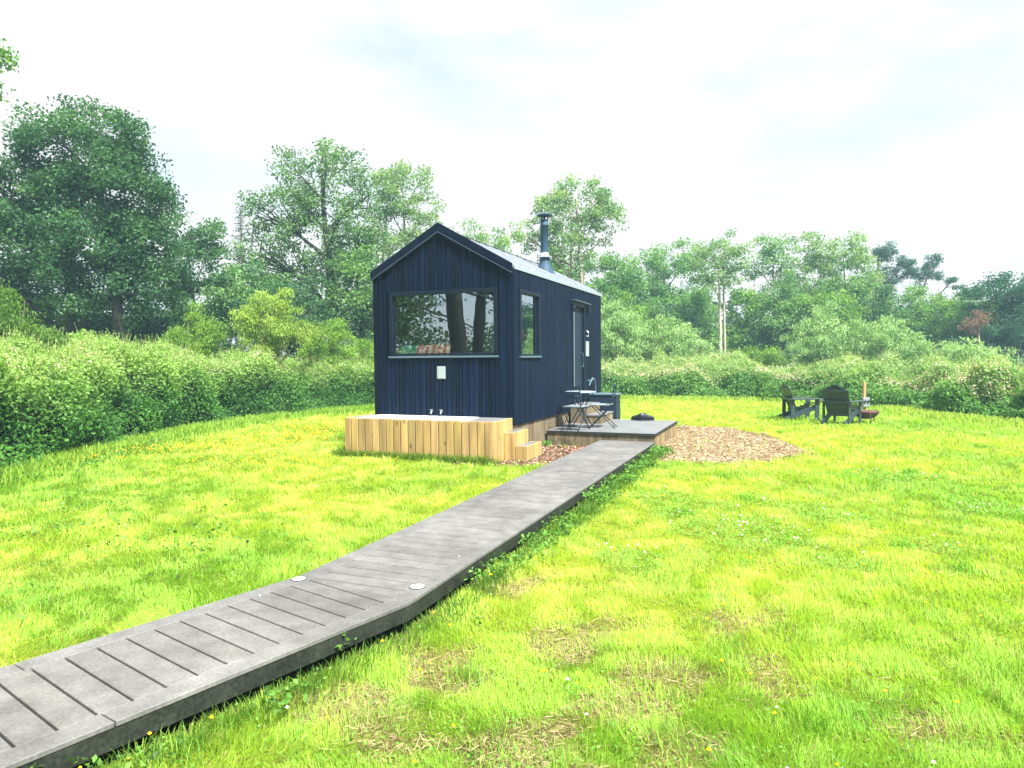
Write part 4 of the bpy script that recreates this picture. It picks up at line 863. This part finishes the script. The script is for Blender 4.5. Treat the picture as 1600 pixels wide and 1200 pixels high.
    q = NM(); q.add(V-O, np.stack([i, i+1, i+sn+1, i+sn], -1).reshape(-1, 4), 4); q.build('stems', M_CORE, root, True)
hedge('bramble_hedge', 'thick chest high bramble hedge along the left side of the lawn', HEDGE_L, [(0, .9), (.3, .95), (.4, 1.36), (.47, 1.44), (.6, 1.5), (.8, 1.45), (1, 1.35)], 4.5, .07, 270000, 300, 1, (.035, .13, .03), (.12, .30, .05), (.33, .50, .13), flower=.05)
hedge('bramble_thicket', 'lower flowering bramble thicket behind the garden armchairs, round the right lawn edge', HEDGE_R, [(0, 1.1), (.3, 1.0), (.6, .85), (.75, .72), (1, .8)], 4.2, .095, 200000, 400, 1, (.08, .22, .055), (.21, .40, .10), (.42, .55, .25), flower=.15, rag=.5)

# ------------------------------------------------------------ grass
def lawn_ok(x, y):
    u, v = local(x, y)
    ok = inpoly(x, y, LAWN) & ~inpoly(x, y, BW_POLY)
    ok &= ~((u > UL-.01) & (u < .01) & (v > -BD-.02) & (v < LEN+.02)); ok &= ~((u > 0) & (u < DR+.02) & (v > DF-.02) & (v < DF+DL+.02)); ok &= ~((u > -.1) & (u < .42) & (v > -.43) & (v < .32))
    return ok
def polar(n, r0, r1, a=54, p=0):
    r = r0*(r1/r0)**RNG.random(n); b = np.radians(RNG.uniform(-a, a, n)); return r*np.sin(b), r*np.cos(b), r
def blades(n, r0, r1, hscale=1, edge=None, tall=False):
    x, y, r = polar(n, r0, r1)
    ok = lawn_ok(x, y); ch = inpoly(x, y, CHIP1) | inpoly(x, y, CHIP2); ok &= (~ch) | (RNG.random(n) < .02)
    bmk = bare_mask(x, y); ok &= RNG.random(n) > bmk*.45; x, y, r, bmk = x[ok], y[ok], r[ok], bmk[ok]; n = len(x)
    lush = fbm2(x, y, .9, 31); ye = yel(x, y); cv = clover_mask(x, y)
    h = (.035+.075*np.clip((lush-.3)*2, 0, 1)*RNG.random(n)+.02*RNG.random(n))*hscale*(1-.5*cv)*(1-.35*bmk)
    h *= 1+np.clip((r-7)/25, 0, .5)
    wd = np.maximum(.0022, .00085*r)*(.7+.6*RNG.random(n))
    h *= .65+.8*np.clip(vn2(x, y, .17, 35)*1.5-.2, 0, 1.2); a = vn2(x, y, .3, 36)*9+RNG.normal(size=n)*.9; ln = RNG.random(n)*.95+.1; dx, dy = np.cos(a), np.sin(a)
    z = gz(x, y); P = np.stack([x, y, z], 1); D = np.stack([dx*ln, dy*ln, np.ones(n)], 1); D /= np.linalg.norm(D, axis=1)[:, None]
    Wv = np.stack([-dy, dx, np.zeros(n)], 1)*wd[:, None]*.5
    mid_ = P+D*h[:, None]*.55; D2 = D.copy(); D2[:, 2] *= .55; tip = mid_+D2*h[:, None]*.5
    k = np.clip(RNG.normal(size=n)*.2+ye, 0, 1)[:, None]; A = np.array([.30, .52, .06]); B = np.array([.51, .66, .095]); G = np.array([.10, .30, .03])
    c = A*(1-k)+B*k
    lu = np.clip((.4*vn2(x, y, .45, 33)+.6*vn2(x, y, .14, 34)-.57)*3.6, 0, 1)[:, None]; c = c*(1-lu*.55)+G*lu*.55
    c = c*(1-cv[:, None]*.4)+np.array([.16, .36, .05])*cv[:, None]*.4
    st = (RNG.random(n) < .07+.45*bmk)[:, None]; c = np.where(st, np.array([.38, .33, .15]), c); c = c*(.75+.5*RNG.random((n, 1)))
    V = np.stack([P-Wv, P+Wv, mid_+Wv*.8, mid_-Wv*.8, tip], 1).reshape(-1, 3); i = np.arange(n)[:, None]*5
    return V, np.hstack([i, i+1, i+2, i+3]), np.hstack([i+3, i+2, i+4]), np.repeat(c, 5, 0)
q = NM()
V, F4, F3, C = blades(760000, 2.0, 30)
q.add(V, F4, 4, C); nb = q.n-len(V); q.S.append(np.full(len(F3), 3)); q.F.append((F3+nb).ravel()); q.M.append(np.zeros(len(F3), int)); q.V.append(np.zeros((0, 3))); q.C.append(np.zeros((0, 3)))
tag(q.build('grass', M_GRASS), 'short bright yellow green lawn grass', 'grass', kind='stuff')

# taller grass along walls, boardwalk and hedge foot; loose tufts
def edge_pts(path, n, spread, bias=0):
    path = np.array(path, float); seg = np.linalg.norm(np.diff(path, axis=0), axis=1); S = np.concatenate([[0], np.cumsum(seg)]); s = RNG.random(n)*S[-1]
    x = np.interp(s, S, path[:, 0]); y = np.interp(s, S, path[:, 1]); return x+RNG.normal(size=n)*spread, y+RNG.normal(size=n)*spread, s
def tufts(x, y, hmin, hmax, w_, c0, c1, q):
    ok = lawn_ok(x, y); x, y = x[ok], y[ok]; n = len(x); a = RNG.random(n)*6.283; ln = RNG.random(n)*.8+.05; h = hmin+(hmax-hmin)*RNG.random(n)**1.7
    dx, dy = np.cos(a), np.sin(a); P = np.stack([x, y, gz(x, y)], 1); D = np.stack([dx*ln, dy*ln, np.ones(n)], 1); D /= np.linalg.norm(D, axis=1)[:, None]
    Wv = np.stack([-dy, dx, np.zeros(n)], 1)*w_*.5*np.maximum(1, np.hypot(x, y)/5)[:, None]; m1 = P+D*h[:, None]*.6; D2 = D.copy(); D2[:, 2] *= .35; tip = m1+D2*h[:, None]*.5
    k = RNG.random((n, 1)); c = (np.array(c0)*(1-k)+np.array(c1)*k)*(.8+.4*RNG.random((n, 1)))
    V = np.stack([P-Wv, P+Wv, m1+Wv*.8, m1-Wv*.8, tip+Wv*.1, tip-Wv*.1], 1).reshape(-1, 3); i = np.arange(n)[:, None]*6
    q.add(V, np.vstack([np.hstack([i, i+1, i+2, i+3]), np.hstack([i+3, i+2, i+4, i+5])]), 4, np.repeat(c, 6, 0))
q = NM()
RE = [BR, KR, g2(DR, DF)[:2]]; LE = [BL, KLf, g2(DR-WW, DF-2.2)[:2]]
RE2 = [np.array(p)+np.array([.13, -.07]) for p in RE]; LE2 = [np.array(p)+np.array([-.05, .02]) for p in LE]
x, y, _ = edge_pts(RE2, 15000, .09); tufts(x, y, .05, .15, .0045, (.045, .15, .018), (.14, .25, .03), q)
x, y, _ = edge_pts(LE2, 6000, .06); tufts(x, y, .05, .15, .0045, (.08, .2, .02), (.2, .3, .03), q)
x, y, _ = edge_pts([g2(UL-.1, 0)[:2], g2(UL-.06, -BD-.06)[:2], g2(.0, -BD-.06)[:2]], 9000, .08); tufts(x, y, .06, .21, .004, (.09, .2, .02), (.2, .28, .03), q)
x, y, _ = edge_pts([(a+.35, b) for a, b in HEDGE_L[1:8]], 30000, .3); tufts(x, y, .08, .32, .005, (.14, .32, .03), (.36, .5, .07), q)
x, y, _ = edge_pts([(a-.3, b-.3) for a, b in HEDGE_R], 24000, .35); tufts(x, y, .08, .3, .005, (.22, .38, .05), (.46, .56, .10), q)
for _ in range(150):     # loose tufts
    r_ = 2.3*(22/2.3)**random.random(); b0 = math.radians(random.uniform(-44, 44)); cx_, cy_ = r_*math.sin(b0), r_*math.cos(b0); m_ = random.randint(40, 160); sp_ = random.uniform(.04, .16)
    x = cx_+RNG.normal(size=m_)*sp_; y = cy_+RNG.normal(size=m_)*sp_
    if inpoly(np.array([cx_]), np.array([cy_]), CHIP1)[0] or inpoly(np.array([cx_]), np.array([cy_]), CHIP2)[0]: continue
    tufts(x, y, .06, .16, .004, (.12, .32, .03), (.32, .50, .06), q)
tag(q.build('long_grass', M_GRASS), 'longer grass tufts along the boardwalk, walls and hedge foot', 'grass', kind='stuff')

# clover and broad leaved ground cover
q = NM(); x, y, r = polar(220000, 2.2, 14); cv = clover_mask(x, y); ok = lawn_ok(x, y) & (RNG.random(len(x)) < cv*.6+.03); x, y, r = x[ok], y[ok], r[ok]
P = np.stack([x, y, gz(x, y)+.03+.035*RNG.random(len(x))], 1); leaves(q, P, np.maximum(.018, .0035*r), np.array([.17, .40, .06])*(.6+.9*RNG.random((len(x), 1))), .85, 1.6)
for path, n, sp_ in ((RE2, 5200, .12), ([gnd(60, 800)[:2], gnd(330, 900)[:2]], 900, .6), ([gnd(850, 700)[:2], gnd(870, 690)[:2]], 160, .06), ([(-7.0, 9), (-7.1, 14)], 2500, .3)):
    x, y, s = edge_pts(path, n, sp_); ok = lawn_ok(x, y); x, y = x[ok], y[ok]; ok = vn2(x, y, .35, 77) > .52; x, y = x[ok], y[ok]; n = len(x)
    P = np.stack([x, y, .03+.08*RNG.random(n)], 1); leaves(q, P, .018+.022*RNG.random(n)+.0015*np.hypot(x, y), (np.array([.07, .20, .03])*(1-RNG.random((n, 1)))+np.array([.17, .34, .06])*RNG.random((n, 1))), .7, 1.1)
tag(q.build('clover_leaves', M_LEAF), 'dark green clover and broad leaved weeds spread through the lawn', 'ground cover', kind='stuff')
def blooms(name, label, x, y, size, col, zb, q=None):
    ok = lawn_ok(x, y) & ~inpoly(x, y, CHIP1) & ~inpoly(x, y, CHIP2); x, y = x[ok], y[ok]; n = len(x); r = np.hypot(x, y); s = (size*(.7+.6*RNG.random(n))*(1+r/22))[:, None, None]
    o = np.array([(1, 0, 0), (-1, 0, 0), (0, 1, 0), (0, -1, 0), (0, 0, .8), (0, 0, -.8)])*.5
    P = np.stack([x, y, gz(x, y)+zb*(.7+.6*RNG.random(n))], 1); V = (P[:, None]+o[None]*s).reshape(-1, 3)
    f = np.array([[0, 2, 4], [2, 1, 4], [1, 3, 4], [3, 0, 4], [2, 0, 5], [1, 2, 5], [3, 1, 5], [0, 3, 5]]); q = NM()
    q.add(V, (np.arange(n)[:, None, None]*6+f[None]).reshape(-1, 3), 3, np.repeat(np.array(col)*(.8+.3*RNG.random((n, 1))), 6, 0))
    w2 = np.array([.0012, 0, 0]); B = P.copy(); B[:, 2] = gz(x, y); V = np.stack([B-w2, B+w2, P+w2, P-w2], 1).reshape(-1, 3); q.add(V, np.arange(4*n).reshape(n, 4), 4, np.tile([(.08, .18, .03)], (4*n, 1)))
    tag(q.build(name, M_LEAF), label, 'flowers', kind='stuff')
x, y, r = polar(26000, 2.4, 14); k = RNG.random(len(x)) < clover_mask(x, y)**2*.11+.0012; blooms('clover_flowers', 'white clover flowers in patches on the lawn right of the boardwalk', x[k], y[k], .019, (.75, .74, .68), .085)
X1, Y1, _ = edge_pts([gnd(40, 730)[:2], gnd(250, 705)[:2], gnd(430, 700)[:2], gnd(520, 668)[:2]], 950, .55); X3, Y3, _ = edge_pts([gnd(320, 725)[:2], gnd(520, 735)[:2]], 260, .5)
x, y, r = polar(170, 2.4, 12); X1 = np.concatenate([X1, X3, x]); Y1 = np.concatenate([Y1, Y3, y])
blooms('buttercup_flowers', 'yellow buttercup flowers, thickest on the lawn beside the left hedge', X1, Y1, .017, (.80, .56, .01), .11)

# dry straw litter on the worn patches, bark chips
def flakes(name, label, x, y, lmin, lmax, cols, z=.004, thick=.003, cat='litter'):
    n = len(x); a = RNG.random(n)*6.283; l = (lmin+(lmax-lmin)*RNG.random(n))[:, None]; w_ = l*(.055 if cat == 'litter' else .32+.25*RNG.random((n, 1)))
    t = np.stack([np.cos(a), np.sin(a), RNG.normal(size=n)*(.15 if cat == 'litter' else .28)], 1); t /= np.linalg.norm(t, axis=1)[:, None]
    b = np.cross(t, np.array([0, 0, 1.])); b /= np.linalg.norm(b, axis=1)[:, None]; b[:, 2] += RNG.normal(size=n)*.25; u = np.cross(b, t)*thick
    P = np.stack([x, y, gz(x, y)+z+RNG.random(n)*.016], 1); e = [(-1, -1), (1, -1), (1, 1), (-1, 1)]
    V = np.stack([P+t*l*i/2*(.85 if j > 0 else 1)+b*w_*j/2-u for i, j in e]+[P+t*l*i/2*(.85 if j > 0 else 1)+b*w_*j/2+u for i, j in e], 1).reshape(-1, 3)
    c = np.array(cols)[RNG.integers(len(cols), size=n)]*(.65+.6*RNG.random((n, 1))); q = NM()
    q.add(V, (np.arange(n)[:, None, None]*8+BOXF[None]).reshape(-1, 4), 4, np.repeat(c, 8, 0)); return tag(q.build(name, M_CHIP), label, cat, kind='stuff')
x, y, r = polar(90000, 2.2, 7); bk = bare_mask(x, y); k = lawn_ok(x, y) & (RNG.random(len(x)) < bk*.6+.035); flakes('dry_grass', 'dry straw coloured grass litter on the worn patch of lawn', x[k], y[k], .02, .07, [(.36, .30, .15), (.42, .35, .2), (.2, .14, .08), (.12, .09, .05)], .003, .0012)
def chips(poly, n, name, label, cols, fade=.35):
    p = np.array(poly); x = RNG.uniform(p[:, 0].min()-.3, p[:, 0].max()+.3, n); y = RNG.uniform(p[:, 1].min()-.3, p[:, 1].max()+.3, n)
    xx = x+(vn2(x, y, .5, 81)-.5)*.8; yy = y+(vn2(x, y, .5, 82)-.5)*.8; u, v = local(x, y)
    k = inpoly(xx, yy, poly) & lawn_ok(x, y); flakes(name, label, x[k], y[k], .03, .075, cols, .002, .004, 'wood chips')
chips(CHIP1, 34000, 'wood_chips', 'patch of pale wood chips on the ground beside the deck', [(.25, .175, .10), (.32, .235, .14), (.17, .115, .065), (.40, .32, .22)])
chips(CHIP2, 9000, 'bark_mulch', 'darker red brown bark mulch between the cabin, the deck and the boardwalk', [(.16, .085, .06), (.24, .13, .09), (.1, .055, .04), (.4, .28, .22)])

# ------------------------------------------------------------ haze
q = NM(); box(q, -80, 115, -25, 82, -1.5, 14.5); hz = q.build('haze', None)
hm = bpy.data.materials.new('haze_air'); hm.use_nodes = True; t = hm.node_tree; t.nodes.clear(); o_ = N(t, 'ShaderNodeOutputMaterial'); pv = N(t, 'ShaderNodeVolumePrincipled')
pv.inputs['Color'].default_value = (.5, .84, 1, 1); pv.inputs['Density'].default_value = .0017; pv.inputs['Anisotropy'].default_value = 0
t.links.new(pv.outputs[0], o_.inputs['Volume']); hz.data.materials.clear(); hz.data.materials.append(hm); tag(hz, kind='stuff')
